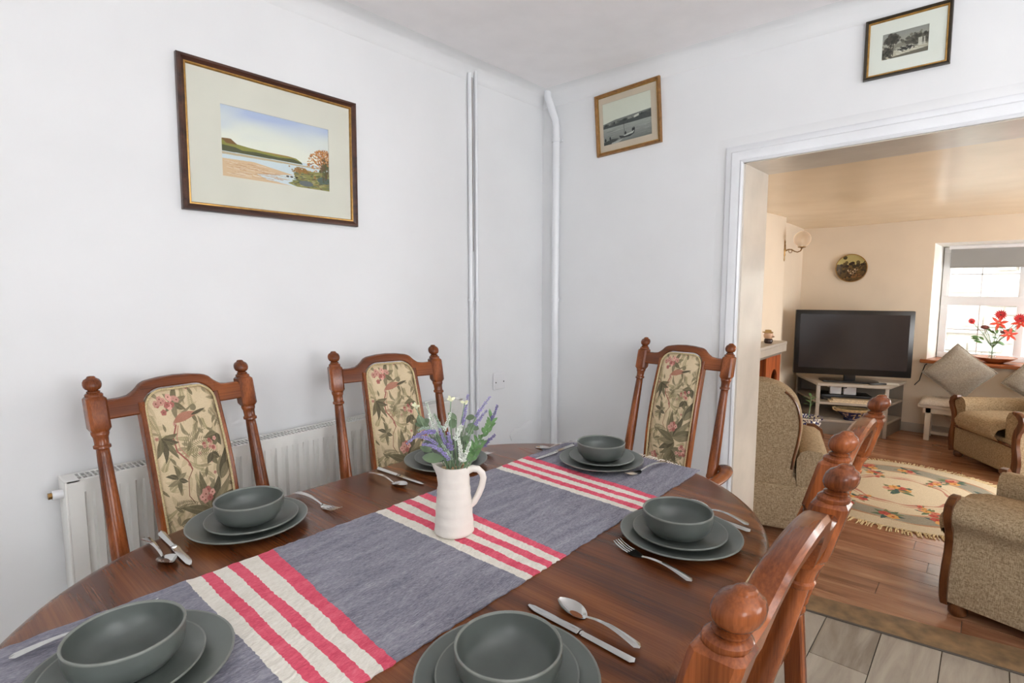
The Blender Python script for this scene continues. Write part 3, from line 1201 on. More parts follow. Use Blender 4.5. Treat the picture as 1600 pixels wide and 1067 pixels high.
for i in range(len(lines) - 1):
    for j in range(ny):
        run.f.append((i * w_ + j, (i + 1) * w_ + j, (i + 1) * w_ + j + 1, i * w_ + j + 1))
        run.mi.append(lmats[i])
# hem down to the table so that the cloth has thickness
nL = len(lines)
for (idx) in ([i * w_ for i in range(nL)], [i * w_ + ny for i in range(nL)]):
    base = len(run.v)
    run.v += [(run.v[i][0], run.v[i][1], TZ + .0006) for i in idx]
    for k in range(nL - 1):
        run.f.append((idx[k], idx[k + 1], base + k + 1, base + k))
        run.mi.append(lmats[k])
runner = thing('table_runner', 'slate blue cotton table runner with bands of coral pink and cream stripes', 'table runner', (0, 0, 0))
run.build('cloth', [M['runner_blue'], M['runner_white'], M['runner_pink']], runner, smooth=None)
b = MB()
for xe, sg in ((1.618, 1), (.03, -1)):
    yv = RY0 + .004
    while yv < RY1:
        x_e = xe
        L = rr.uniform(.04, .06)
        rim_x = cx1 + math.sqrt(max(0, hr ** 2 - (yv - cy) ** 2)) if sg > 0 else cx0 - math.sqrt(max(0, hr ** 2 - (yv - cy) ** 2))
        pts = []
        dy = rr.uniform(-.012, .012)
        for q in range(6):
            t = q / 5
            x = x_e + sg * L * t
            over = (x - rim_x) * sg
            z = RZ0 - .0005 if over < -.004 else RZ0 - .0005 - (over + .004) * 1.1
            pts.append((x - (sg * max(0, over) * .5), yv + dy * t, z))
        b.tube(pts, .0011, 4)
        yv += .0075
o = b.build('fringe', M['runner_white'], runner)
o['kind'] = 'stuff'


# ------------------------------------------------------------------ dining chairs
def post_mesh(side):
    """turned back post: raked above the seat, square leg below; axis is built upright then sheared back"""
    b = MB()
    s = .0238
    c = .0068
    # block with chamfered corners
    def oct_ring(h, z, k=0.0):
        q = h - c
        return [(h, -q, z), (h, q, z), (q, h, z), (-q, h, z), (-h, q, z), (-h, -q, z), (-q, -h, z), (q, -h, z)]
    rings = [oct_ring(s * .80, .936), oct_ring(s, .945), oct_ring(s, 1.018), oct_ring(s * .98, 1.024), oct_ring(s * .78, 1.0295)]
    vs = [p for r_ in rings for p in r_]
    fs = []
    for i in range(len(rings) - 1):
        for k in range(8):
            k2 = (k + 1) % 8
            fs.append((i * 8 + k, i * 8 + k2, (i + 1) * 8 + k2, (i + 1) * 8 + k))
    fs.append(tuple(range(7, -1, -1)))
    fs.append(tuple((len(rings) - 1) * 8 + k for k in range(8)))
    b.add(vs, fs)
    # turned shaft
    b.lathe([(r * .87, z) for r, z in [(.0225, .50), (.0255, .503), (.0285, .512), (.0255, .522), (.0215, .527), (.0265, .533), (.0265, .540), (.0245, .545), (.0250, .60), (.0235, .68), (.0210, .78), (.0185, .872), (.0175, .888), (.0185, .890), (.0235, .893), (.0235, .899), (.0195, .902), (.0195, .908), (.0205, .921), (.0235, .927), (.0245, .932), (.0235, .938)]], 20)
    # square lower leg
    b.box(-.022, .022, -.022, .022, .0, .502, .004, 1)
    # finial
    fin = MB()
    fin.lathe([(.0200, 1.0285), (.0212, 1.0310), (.0210, 1.0350), (.0180, 1.0380), (.0145, 1.0392), (.0160, 1.0412), (.0160, 1.0428), (.0118, 1.0448), (.0125, 1.0462), (.0172, 1.0488), (.0208, 1.0545), (.0220, 1.0610), (.0212, 1.0680), (.0180, 1.0740), (.0120, 1.0780), (.0105, 1.0790), (.0098, 1.0812), (.0075, 1.0832), (0.0, 1.0842)], 28)
    return b, fin


RK = 0.27


def rake(mb, zs=.45):
    mb.v = [(x, y + (max(0, z - zs) * RK if z >= zs else -(z - zs) * .12), z) for x, y, z in mb.v]
    return mb


YB = .20          # back posts' y at seat level (chair faces -y); top lies at YB + .17


def panel_y(z):
    """side profile of the upholstered back: follows the rake with a lumbar bow"""
    t = (z - .50) / .52
    return YB + (z - .45) * RK - .012 - .020 * math.sin(math.pi * min(max(t, 0), 1)) + .004


PW = .095         # half width of the fabric panel
PB, PT = .50, 1.026


def panel_outline(hw, z0, z1, r, n=10):
    pts = [(-hw * .97, z0)]
    pts = []
    for k in range(9):
        t = k / 8
        z = z0 + (z1 - r - z0) * t
        pts.append((hw * (1.0 + .05 * math.sin(math.pi * t) - .04 * (1 - t)), z))
    for k in range(1, n + 1):
        a = math.pi / 2 * k / n
        pts.append((hw - r + r * math.cos(a), z1 - r + r * math.sin(a)))
    left = [(-x, z) for x, z in pts[::-1]]
    mid = []
    for k in range(1, 8):
        t = k / 8
        x = (hw - r) * (1 - 2 * t)
        mid.append((x, z1 + .006 * math.sin(math.pi * t)))
    return pts + mid + left


def half_w(z, hw, z0, z1, r):
    if z < z1 - r:
        t = (z - z0) / (z1 - r - z0)
        return hw * (1.0 + .05 * math.sin(math.pi * t) - .04 * (1 - t))
    q = min(1, (z - (z1 - r)) / r)
    return hw - r + r * math.sqrt(max(0, 1 - q * q))


def make_chair(name, label, group, arms=False):
    t = thing(name, label, 'chair', group=group)
    PX = .205
    for s in (-1, 1):
        pm, fm = post_mesh(s)
        for mb, nm, par in ((pm, 'back_post', t), (fm, 'finial', t)):
            rake(mb)
            mb.v = [(x + s * PX, y + YB, z) for x, y, z in mb.v]
            mb.build(nm, M['wood_z'], par, smooth=35)
    # crest rail with arched top (front view outline), lying on the rake plane
    top = [(.182, 1.016), (.150, 1.016), (.125, 1.020), (.106, 1.034), (.094, 1.047), (.08, 1.054), (.04, 1.060), (0, 1.062)]
    topl = top + [(-x, z) for x, z in top[-2::-1]]
    bot = [(-.182, .965), (-.14, .965), (-.1, .968), (-.1, .99)]
    r_ = .055
    zt = PT + .006
    bow = [(-.1, .99)]
    arcs = []
    for k in range(0, 9):
        a = math.pi / 2 * k / 8
        arcs.append((-(.1005 - r_) - r_ * math.cos(a), zt - r_ + r_ * math.sin(a)))
    bot = [(-.182, .965), (-.102, .965)] + arcs + [(-x, z) for x, z in arcs[::-1]] + [(.102, .965), (.182, .965)]
    b = MB()
    th = .017
    front = [(x, -th * .9, z) for x, z in topl + bot]
    # build as strips: top outline and bottom outline resampled to equal counts for clean quads
    n = 44
    def resample(pts, n):
        pts = [Vector((p[0], p[1])) for p in pts]
        d = [0]
        for p, q in zip(pts[:-1], pts[1:]):
            d.append(d[-1] + (q - p).length)
        out = []
        for k in range(n + 1):
            s = d[-1] * k / n
            i = max(j for j in range(len(d)) if d[j] <= s + 1e-9)
            i = min(i, len(pts) - 2)
            f = (s - d[i]) / max(1e-9, d[i + 1] - d[i])
            out.append(pts[i].lerp(pts[i + 1], min(1, f)))
        return out
    up = sorted(topl)
    def zat(pts, x):
        for (xa, za_), (xb_, zb_) in zip(pts[:-1], pts[1:]):
            if xa <= x <= xb_:
                return za_ + (zb_ - za_) * (x - xa) / max(1e-9, xb_ - xa)
        return pts[-1][1]
    xs = sorted(set([round(-.182 + .364 * k / 40, 4) for k in range(41)] + [-.1025, -.1005, .1005, .1025, -.095, .095, -.09, .09]))
    lowp = [(-.182, .965), (-.1025, .965)] + arcs + [(-x, z) for x, z in arcs[::-1]] + [(.1025, .965), (.182, .965)]
    sec = []
    for x in xs:
        zu, zl = zat(up, x), zat(lowp, x)
        zl = min(zl, zu - .012)
        e = .004
        sec.append([(x, -th + e, zl), (x, -th, zl + e), (x, -th, zu - .008), (x, -th + .003, zu - .003), (x, -th + .008, zu), (x, th - .006, zu), (x, th, zu - .006), (x, th, zl + e), (x, th - e, zl)])
    m_ = 9
    vs = [p for s_ in sec for p in s_]
    fs = []
    for i in range(len(sec) - 1):
        for k in range(m_):
            k2 = (k + 1) % m_
            fs.append((i * m_ + k, i * m_ + k2, (i + 1) * m_ + k2, (i + 1) * m_ + k))
    fs.append(tuple(range(m_ - 1, -1, -1)))
    fs.append(tuple((len(sec) - 1) * m_ + k for k in range(m_)))
    b.add(vs, fs)
    rake(b)
    b.v = [(x, y + YB, z) for x, y, z in b.v]
    b.build('crest_rail', M['wood_x'], t, smooth=35)
    # frame of the back panel: two uprights
    for s in (-1, 1):
        b = MB()
        path, fr = [], []
        for k in range(25):
            z = .46 + (1.0 - .46) * k / 24
            hw = half_w(max(z, PB), PW, PB, PT, .05) if z < PT - .05 else PW
            path.append((s * (hw + .003), panel_y(max(z, .5)) - (0 if z >= .5 else (.5 - z) * RK), z))
            fr.append(((s, 0, 0), (0, 1, 0)))
        b.sweep(path, [(-.002, -.012), (.008, -.014), (.012, -.010), (.012, .018), (-.002, .018)], fr)
        b.build('panel_stile', M['wood_z'], t, smooth=35)
    # upholstered panel
    b = MB()
    nu, nv = 14, 40
    def fab(front):
        def fn(u, v):
            z = PB + (PT - PB) * v
            hw = half_w(z, PW, PB, PT, .05)
            x = hw * (2 * u - 1)
            e = (1 - abs(2 * u - 1) ** 5) * min(1, (1 - v) * 14 + .05)
            return (x, panel_y(z) + (-.014 * e - .002 if front else .012), z)
        return fn
    b.grid(fab(True), nu, nv)
    b.grid(fab(False), nu, nv)
    b.build('back_panel', M['floral'], t, smooth=60, uv=lambda p: (.5 + p.x / (2 * PW * 1.06), (p.z - PB) / (PT - PB)))
    # cord round the fabric
    b = MB()
    cp = []
    for s in (1, -1):
        seg = []
        for k in range(30):
            z = PB + (PT - PB - .001) * (1 - (1 - k / 29) ** 2 if True else 0)
            seg.append((s * half_w(z, PW, PB, PT, .05), panel_y(z) - .011, z))
        cp.append(seg)
    b.tube(cp[0] + cp[1][::-1], .0035, 6)
    b.build('piping', M['cord'], t)
    # seat
    b = MB()
    b.box(-.235, .235, -.235, .215, .40, .445, .008)
    b.build('seat_frame', M['wood_x'], t)
    b = MB()
    def pad(u, v):
        x, y = (2 * u - 1), (2 * v - 1)
        e = (1 - abs(x) ** 6) ** .5 * (1 - abs(y) ** 6) ** .5
        return (x * (.215 - .015 * (1 - v) * 0), -.012 + y * .205, .444 + .038 * e)
    b.grid(pad, 16, 16)
    b.build('seat', M['floral'], t, smooth=60, uv=lambda p: (.5 + p.x / .5, .25 + p.y / 1.0))
    # front legs and stretchers
    for s in (-1, 1):
        b = MB()
        b.lathe([(.016, 0), (.022, .015), (.016, .04), (.018, .06), (.024, .18), (.020, .27), (.026, .285), (.020, .30), (.026, .31), (.026, .40)], 16, T(s * .2, -.2, 0))
        b.build('front_leg', M['wood_z'], t)
        b = MB()
        b.tube([(s * .2, -.19, .16), (s * .203, YB + .02, .16)], .012, 8)
        b.build('side_stretcher', M['wood_x'], t)
    b = MB()
    b.tube([(-.2, .02, .165), (.2, .02, .165)], .012, 8)
    b.build('cross_stretcher', M['wood_x'], t)
    if arms:
        for s in (-1, 1):
            b = MB()
            path, fr = [], []
            za_ = .565
            yb = YB + (za_ - .45) * RK
            pts = [(.204, yb + .012), (.232, yb + .026), (.256, yb + .012), (.268, yb - .03), (.272, yb - .10), (.268, yb - .18), (.262, yb - .25), (.262, yb - .31), (.264, yb - .35)]
            P = [Vector((s * x, y, za_ + .006 * math.sin(k))) for k, (x, y) in enumerate(pts)]
            # smooth
            Q = []
            for i in range(len(P) - 1):
                p0, p1, p2, p3 = P[max(i - 1, 0)], P[i], P[i + 1], P[min(i + 2, len(P) - 1)]
                for q in range(5):
                    u = q / 5
                    Q.append(.5 * ((2 * p1) + (p2 - p0) * u + (2 * p0 - 5 * p1 + 4 * p2 - p3) * u * u + (3 * p1 - p0 - 3 * p2 + p3) * u ** 3))
            Q.append(P[-1])
            b.tube(Q, [.013 + .014 * min(1, k / 8) for k in range(len(Q))], 12, flat=.62)
            b.build('arm', M['wood_x'], t)
            b = MB()
            b.lathe([(.018, .42), (.022, .45), (.016, .47), (.015, .49), (.021, .51), (.015, .53), (.02, .545), (.02, .556)], 14, T(s * .25, yb - .30, 0))
            b.build('arm_support', M['wood_z'], t)
    return t


GCH = 'oak dining chairs round the table'
c0 = make_chair('dining_chair', 'oak chair with floral panel at left of photo, in front of radiator end with valve', GCH)
TOPY = YB + (1.062 - .45) * RK      # y of the finial in chair coords


def seat_chair(o_or_none, fx, fy, rz, label, src=c0):
    # place so that the middle of the two finials lies at (fx, fy)
    ox = fx - (-math.sin(rz) * TOPY)
    oy = fy - (math.cos(rz) * TOPY)
    if o_or_none is not None:
        o_or_none.location = (ox, oy, 0)
        o_or_none.rotation_euler = (0, 0, rz)
        return o_or_none
    return dup(src, (ox, oy, 0), rz, label, GCH)


seat_chair(c0, .560, 1.854, R(4.5), '')
seat_chair(None, 1.295, 1.799, R(-15.5), 'oak chair with floral panel by radiator, directly behind the lavender jug')
seat_chair(None, .6545, .143, R(180), 'oak chair nearest the camera at lower right, seen from behind with large ball finials')
seat_chair(None, 1.268, .179, R(180.5), 'second oak chair on near side of the table, its finials in front of the doorway')
cC = make_chair('carver_chair', 'oak carver chair with arms at far end of table beside doorway', None, True)
seat_chair(cC, 2.3765, 1.036, R(-93), '')


# ------------------------------------------------------------------ tableware
def shell(prof_out, prof_in, seg=56):
    return prof_out + prof_in


def make_plate(name, r, h, label, group, cat='plate'):
    b = MB()
    b.lathe([(0, .002), (r * .52, .002), (r * .55, 0), (r * .60, .0005), (r * .62, .004), (r * .86, h * .55), (r * .985, h - .0045)], 64, cap=False)
    t = thing(name, label, cat, group=group)
    b2 = MB()
    b.lathe([(r * .975, h - .001), (r * .86, h * .62 + .003), (r * .70, .0075), (r * .60, .0058), (0, .0055)], 64, cap=False)
    b.build('body', M['glaze'], t, smooth=60)
    b2.lathe([(r * .985, h - .0045), (r * .998, h - .0030), (r, h - .0012), (r * .994, h), (r * .975, h - .001)], 64, cap=False)
    b2.build('rim', M['rimglaze'], t, smooth=80)
    return t


def make_bowl(label, group):
    t = thing('bowl', label, 'bowl', group=group)
    r, h = .0765, .057
    b = MB()
    b.lathe([(0, .003), (r * .45, .003), (r * .50, 0), (r * .58, .001), (r * .78, .008), (r * .93, .022), (r * .985, .038), (r * .992, h - .004)], 56, cap=False)
    b.lathe([(r * .945, h - .003), (r * .935, .040), (r * .87, .024), (r * .72, .0125), (r * .5, .0085), (0, .0075)], 56, cap=False)
    b.build('body', M['glaze'], t, smooth=60)
    b = MB()
    b.lathe([(r * .992, h - .004), (r, h - .0016), (r * .985, h), (r * .965, h), (r * .945, h - .003)], 56, cap=False)
    b.build('rim', M['rimglaze'], t, smooth=80)
    return t


SET = [  # plate centre, side-plate offset, bowl offset, place, on runner
    ((.531, 1.300), (.008, -.004), (.002, -.006), 'before the far left chair', 0),
    ((1.150, 1.290), (.004, .000), (.002, .0), 'behind the lavender jug', 0),
    ((1.470, .910), (.006, .002), (.002, .002), 'before the carver chair', 1),
    ((1.143, .497), (.000, .002), (-.008, .004), 'right of photo, beside the four-pronged fork', 0),
    ((.545, .487), (.000, .000), (-.004, -.006), 'at bottom centre beside the long knife', 0),
    ((.197, .905), (-.008, .004), (-.004, .008), 'at bottom left corner of photo on the runner', 1),
]
pl0 = bo0 = sp0 = None
for i, (pc, so, bo, where, onr) in enumerate(SET):
    z0 = (RZ0 + .0008) if onr else TZ + .0002
    L1 = 'dark grey dinner plate under the setting ' + where
    L2 = 'smaller grey side plate under the bowl ' + where
    L3 = 'deep grey stoneware bowl ' + where
    G1, G2, G3 = 'grey dinner plates', 'grey side plates', 'grey stoneware bowls'
    if i == 0:
        pl0 = make_plate('dinner_plate', .133, .021, L1, G1)
        sp0 = make_plate('side_plate', .103, .018, L2, G2)
        bo0 = make_bowl(L3, G3)
        p, s_, bw = pl0, sp0, bo0
    else:
        p, s_, bw = dup(pl0, (0, 0, 0), 0, L1, G1), dup(sp0, (0, 0, 0), 0, L2, G2), dup(bo0, (0, 0, 0), 0, L3, G3)
    p.location = (pc[0], pc[1], z0)
    s_.location = (pc[0] + so[0], pc[1] + so[1], z0 + .0085)
    bw.location = (pc[0] + bo[0], pc[1] + bo[1], z0 + .0085 + .0062)


# cutlery: local +x runs from handle end to tip
def handle_grid(b, L0, z_of, w_of, th=.0014, n=18):
    vs, fs = [], []
    for i in range(n + 1):
        x = L0 * i / n
        w, z = w_of(i / n), z_of(i / n)
        vs += [(x, -w, z), (x, 0, z + th * 1.6), (x, w, z), (x, 0, z - th * .4)]
    for i in range(n):
        for k in range(4):
            k2 = (k + 1) % 4
            fs.append((i * 4 + k, i * 4 + k2, (i + 1) * 4 + k2, (i + 1) * 4 + k))
    fs.append((3, 2, 1, 0))
    fs.append((n * 4, n * 4 + 1, n * 4 + 2, n * 4 + 3))
    b.add(vs, fs)


def wfun(end, neck, tipround=True):
    def f(t):
        w = end * (1 - t) ** 1.3 + neck
        if t < .06:
            w *= math.sqrt(max(.05, 1 - ((.06 - t) / .06) ** 2))
        return w
    return f


def make_fork(label):
    t = thing('fork', label, 'fork', group='steel forks')
    b = MB()
    zf = lambda s: .0035 + .009 * math.sin(math.pi * min(1, s * .75 + .25) ** 1.5)
    handle_grid(b, .125, zf, wfun(.0065, .0027))
    b.build('handle', M['steel'], t, smooth=50)
    b = MB()
    ze = zf(1.0)
    def head(u, v):
        x = .122 + .036 * v
        w = .0028 + (.0122 - .0028) * math.sin(math.pi / 2 * min(1, v * 1.5))
        z = ze * (1 - v) + .0035 * v - .0030 * math.sin(math.pi * v) + .0012 * (2 * u - 1) ** 2
        return (x, w * (2 * u - 1), z)
    b.grid(head, 8, 10)
    b.grid(lambda u, v: tuple(Vector(head(u, v)) - Vector((0, 0, .0016))), 8, 10)
    for k in range(4):
        y = -.0105 + .007 * k
        b.tube([(.155, y, .0034), (.170, y, .0040), (.186, y, .0075), (.198, y * .97, .0125)], [.0021, .0020, .0017, .0010], 6, flat=.7)
    b.build('prongs', M['steel'], t, smooth=50)
    return t


def make_spoon(label):
    t = thing('spoon', label, 'spoon', group='steel spoons')
    b = MB()
    zf = lambda s: .0035 + .011 * math.sin(math.pi * min(1, s * .75 + .25) ** 1.5)
    handle_grid(b, .118, zf, wfun(.0062, .0026))
    b.build('handle', M['steel'], t, smooth=50)
    b = MB()
    ze = zf(1.0)
    def bowl(off):
        def fn(u, v):
            x = .114 + .062 * v
            w = .0195 * (math.sin(math.pi * (v * .93 + .05)) ** .62) * (1.05 - .25 * v)
            q = 2 * u - 1
            dep = (.0105) * math.sin(math.pi * min(1, v * .95 + .04)) ** .7
            rimz = ze * (1 - v) ** 2 + .0115 * (1 - (1 - v) ** 2)
            return (x, w * q, rimz - dep * (1 - q * q) - off)
        return fn
    b.grid(bowl(0), 12, 18)
    b.grid(bowl(.0010), 12, 18)
    b.build('bowl', M['steel'], t, smooth=60)
    return t


def make_knife(label):
    t = thing('knife', label, 'knife', group='steel knives')
    b = MB()
    def wk(s):
        w = .0080 - .0024 * s
        if s < .05:
            w *= math.sqrt(max(.1, 1 - ((.05 - s) / .05) ** 2))
        return w
    handle_grid(b, .098, lambda s: .003, wk, .0032)
    b.build('handle', M['steel'], t, smooth=40)
    b = MB()
    b.lathe([(.0055, 0), (.0065, .002), (.0055, .004)], 10, T(.097, 0, .0035) @ Matrix.Rotation(math.pi / 2, 4, 'Y'), sx=.55)
    b.lathe([(.0055, 0), (.0065, .002), (.0055, .004)], 10, T(.103, 0, .0035) @ Matrix.Rotation(math.pi / 2, 4, 'Y'), sx=.55)
    b.build('collar', M['steel'], t)
    b = MB()
    pts = []
    for k in range(17):
        s = k / 16
        x = .104 + .112 * s
        up = .0078 * (1 - max(0, (s - .75) / .25) ** 2 * .9)
        pts.append((x, up))
    low = [(.104 + .112 * s, -.0078 + .004 * max(0, (s - .88) / .12)) for s in (1, .96, .9, .6, .3, 0)]
    b.prism(pts + low, .0025, .0042, bev=.0005)
    b.build('blade', M['steel'], t)
    return t


CUT = {
    'fork': [((.703, 1.402), (.712, 1.21), 0, 'steel fork right of the far left setting, tines towards the runner'),
             ((1.302, 1.425), (1.305, 1.22), 0, 'steel fork peeping out right of the plate behind the lavender jug'),
             ((1.604, .753), (1.425, .787), 1, 'steel fork lying on the runner at the far end, right of plate'),
             ((.977, .398), (1.030, .61), 0, 'steel fork with four prongs lying on bare wood at right centre'),
             ((.082, 1.080), (.28, 1.072), 1, 'steel fork at bottom left corner, handle on runner, half behind plate')],
    'spoon': [((.342, 1.395), (.345, 1.22), 0, 'steel spoon at far left on table beside the short knife'),
              ((.925, 1.385), (.930, 1.21), 0, 'steel spoon left of the plate behind the jug'),
              ((1.598, 1.085), (1.438, 1.150), 1, 'steel spoon at far end of the runner, left of plate'),
              ((1.303, .399), (1.350, .56), 0, 'steel spoon right of the near side setting by the table rim'),
              ((.735, .378), (.762, .58), 0, 'shiny steel spoon at bottom centre beside the long knife')],
    'knife': [((.379, 1.412), (.371, 1.19), 0, 'steel knife at far left between spoon and plate'),
              ((.974, 1.410), (.979, 1.19), 0, 'steel knife left of the plate behind the jug'),
              ((1.575, 1.088), (1.37, 1.085), 1, 'steel knife at far end of the runner, partly under plate edge'),
              ((1.281, .388), (1.318, .59), 0, 'steel knife right of the near side setting, between plate and spoon'),
              ((.708, .372), (.714, .59), 0, 'long steel knife at bottom centre beside the grey plate')]}
for kind, mk in (('fork', make_fork), ('spoon', make_spoon), ('knife', make_knife)):
    first = None
    for (hx, hy), (qx, qy), onr, label in CUT[kind]:
        rz = math.atan2(qy - hy, qx - hx)
        zz = (RZ0 + .001) if onr else TZ + .0004
        if first is None:
            first = mk(label)
            first.location = (hx, hy, zz)
            first.rotation_euler = (0, 0, rz)
        else:
            dup(first, (hx, hy, zz), rz, label)

# ------------------------------------------------------------------ jug with artificial flowers
JX, JY = .828, .903
ja = R(41.23 - 90)                    # right of the picture as seen from the table's near corner
jug = thing('jug', 'white ribbed stoneware jug holding lavender in the middle of the runner', 'jug', (JX, JY, RZ0 + .0008), ja)
b = MB()
JH = .158
prof = []
for k in range(33):
    t = k / 32
    z = .004 + (JH - .004) * t
    r = .0455 - .0125 * t ** 1.1 + .0035 * max(0, (t - .72) / .28) ** 1.5
    r += .00035 * math.sin(t * 88) + .0005 * math.sin(t * 41 + 1)
    prof.append((r, z))
seg = 48


def jugv(r, z, k, spout):
    a = 2 * math.pi * k / seg
    d = abs((a - math.pi + math.pi) % (2 * math.pi) - math.pi)
    s = spout * math.exp(-(d / .34) ** 2)
    return ((r + s) * math.cos(a), (r + s * .25) * math.sin(a), z + s * .30)


vs, fs = [], []
rows = [(.001, .0)] + [(.041, 0.0)] + prof + [(r - .0035, z) for r, z in prof[::-1][:24]] + [(.002, prof[8][1])]
for r, z in rows:
    t = (z - .004) / JH
    sp = .017 * max(0, (t - .72) / .28) ** 1.6
    for k in range(seg):
        vs.append(jugv(r, z, k, sp))
for i in range(len(rows) - 1):
    for k in range(seg):
        k2 = (k + 1) % seg
        fs.append((i * seg + k, i * seg + k2, (i + 1) * seg + k2, (i + 1) * seg + k))
b.add(vs, fs)
# spout must point to picture left: local -x
b.v = [(x, y, z) for x, y, z in b.v]
b.build('body', M['jug'], jug, smooth=70)
b = MB()
hp = [(.032, 0, .146), (.044, 0, .150), (.056, 0, .148), (.065, 0, .139), (.068, 0, .128), (.064, 0, .108), (.056, 0, .088), (.046, 0, .070), (.038, 0, .062)]
b.tube(hp, [.0085, .0075, .007, .007, .007, .007, .0068, .0065, .006], 10, flat=1.1)
b.build('handle', M['jug'], jug, smooth=70)

M['lav'] = plain('lavender_purple', (152, 138, 192), .8, var=.12, nscale=120)
M['lav_dark'] = plain('lavender_violet', (112, 98, 154), .8, var=.12, nscale=120)
M['lav_white'] = plain('white_bloom', (224, 228, 218), .8, var=.06, nscale=120)
M['lav_sage'] = plain('sage_bloom', (168, 184, 166), .8, var=.1, nscale=120)
M['stemgreen'] = plain('dusty_green_stem', (120, 142, 112), .7, var=.12, nscale=60)
M['leafgreen'] = plain('eucalyptus_leaf', (108, 128, 98), .55, var=.15, nscale=25)
M['leafbright'] = plain('fresh_green_leaf', (98, 134, 84), .55, var=.15, nscale=40)
M['cream_bud'] = plain('cream_bud', (226, 226, 190), .7, var=.06)
M['beige'] = plain('beige_foam', (188, 160, 128), .9, var=.2, nscale=80)

Fv = Vector((math.cos(R(41.23)), math.sin(R(41.23)), 0))
Rv = Vector((math.sin(R(41.23)), -math.cos(R(41.23)), 0))
axis0 = Vector((JX, JY, RZ0 + JH))
camp = Vector((0, 0, 1.33))


def from_pixel(px, py, depth_off):
    """point at the jug's distance (plus an offset away from the viewer) matching a spot of the bouquet"""
    t = R(5.83)
    a, v = (px - 800) / 857, -(py - 533.5) / 857
    d = Fv * (math.cos(t) + v * math.sin(t)) + Rv * a + Vector((0, 0, v * math.cos(t) - math.sin(t)))
    k = ((axis0 - camp).dot(Fv) + depth_off) / d.dot(Fv)
    return camp + d * k


rs = random.Random(11)


def bez(p0, p1, p2, n):
    return [p0 * (1 - t) ** 2 + p1 * 2 * t * (1 - t) + p2 * t * t for t in [k / n for k in range(n + 1)]]


def bud(b, p, d, size):
    """a small pointed floret (8 triangles)"""
    d = d.normalized()
    s = d.orthogonal().normalized()
    u = d.cross(s)
    c = p + d * size * .45
    w = size * .30
    b.add([p, c + s * w, c + u * w, c - s * w, c - u * w, p + d * size], [(0, 2, 1), (0, 3, 2), (0, 4, 3), (0, 1, 4), (5, 1, 2), (5, 2, 3), (5, 3, 4), (5, 4, 1)])


def leaf_blade(b, p, d, nrm, L, W, curl=.15, round_=False):
    d = d.normalized()
    s = d.cross(nrm).normalized()
    n = s.cross(d).normalized()
    vs, fs = [], []
    N = 7
    for i in range(N + 1):
        t = i / N
        w = W * .5 * (math.sin(math.pi * min(1, t * .98 + .01)) ** (.55 if round_ else .9))
        c = p + d * L * t + n * (curl * L * t * (t - .4))
        vs += [c - s * w + n * w * .25, c, c + s * w + n * w * .25]
    for i in range(N):
        for k in range(2):
            fs.append((i * 3 + k, i * 3 + k + 1, (i + 1) * 3 + k + 1, (i + 1) * 3 + k))
    m = len(vs)
    vs += [v - n * .0006 for v in vs]
    fs += [tuple(m + i for i in f[::-1]) for f in fs]
    b.add(vs, fs)


FG = 'artificial flower stems in the white jug'


def spike_stem(name, label, base_px, tip_px, dep, mat, stem_mat, sz=.0085, bend=(0, 0, .02), dens=1.0, leaves=0, cat='flower'):
    p0 = axis0 + Rv * rs.uniform(-.014, .014) + Fv * rs.uniform(-.014, .014) + Vector((0, 0, -.05))
    tip = from_pixel(*tip_px, dep)
    sb = from_pixel(*base_px, dep * .7)
    t = thing(name, label, cat, p0[:], 0)
    mid = (p0 + sb) / 2 + Vector((0, 0, .012))
    low = bez(Vector((0, 0, 0)), mid - p0, sb - p0, 8)
    ctrl = (sb + tip) / 2 + Vector(bend)
    hi = bez(sb - p0, ctrl - p0, tip - p0, 12)
    b = MB()
    b.tube(low + hi[1:], [.0016] * len(low) + [.0012] * (len(hi) - 1), 5)
    b.build('stem', stem_mat, t)
    b = MB()
    L = sum((hi[i + 1] - hi[i]).length for i in range(12))
    n = int(L / .0036 * dens)
    for k in range(n):
        f = (k + .5) / n
        i = min(11, int(f * 12))
        p = hi[i].lerp(hi[i + 1], f * 12 - i)
        d = (hi[i + 1] - hi[i]).normalized()
        for q in range(4):
            a = k * 1.1 + q * math.pi / 2 + rs.uniform(-.3, .3)
            s = d.orthogonal().normalized()
            u = d.cross(s)
            o = (s * math.cos(a) + u * math.sin(a))
            size = sz * .86 * (1.05 - .45 * f) * rs.uniform(.75, 1.25)
            bud(b, p, o * .85 + d * rs.uniform(.35, .9), size)
    b.build('flower_spike', mat, t, smooth=None)
    if leaves:
        b = MB()
        for k in range(leaves):
            f = (k + 1) / (leaves + 1)
            p = low[min(8, int(f * 8) + 1)] if f < .75 else hi[0].lerp(hi[3], rs.random())
            d = (sb - p0).normalized()
            o = (Rv * rs.choice((-1, 1)) + Fv * rs.uniform(-.6, .6)).normalized()
            leaf_blade(b, p, (o * .7 + d * .9), d.cross(o), rs.uniform(.016, .026), .005)
        b.build('leaves', M['leafbright'], t, smooth=60)
    return t


def zp(x, y):      # spots read in the enlarged view of the bouquet
    return (580 + x / 4.104, 600 + y / 4.104)


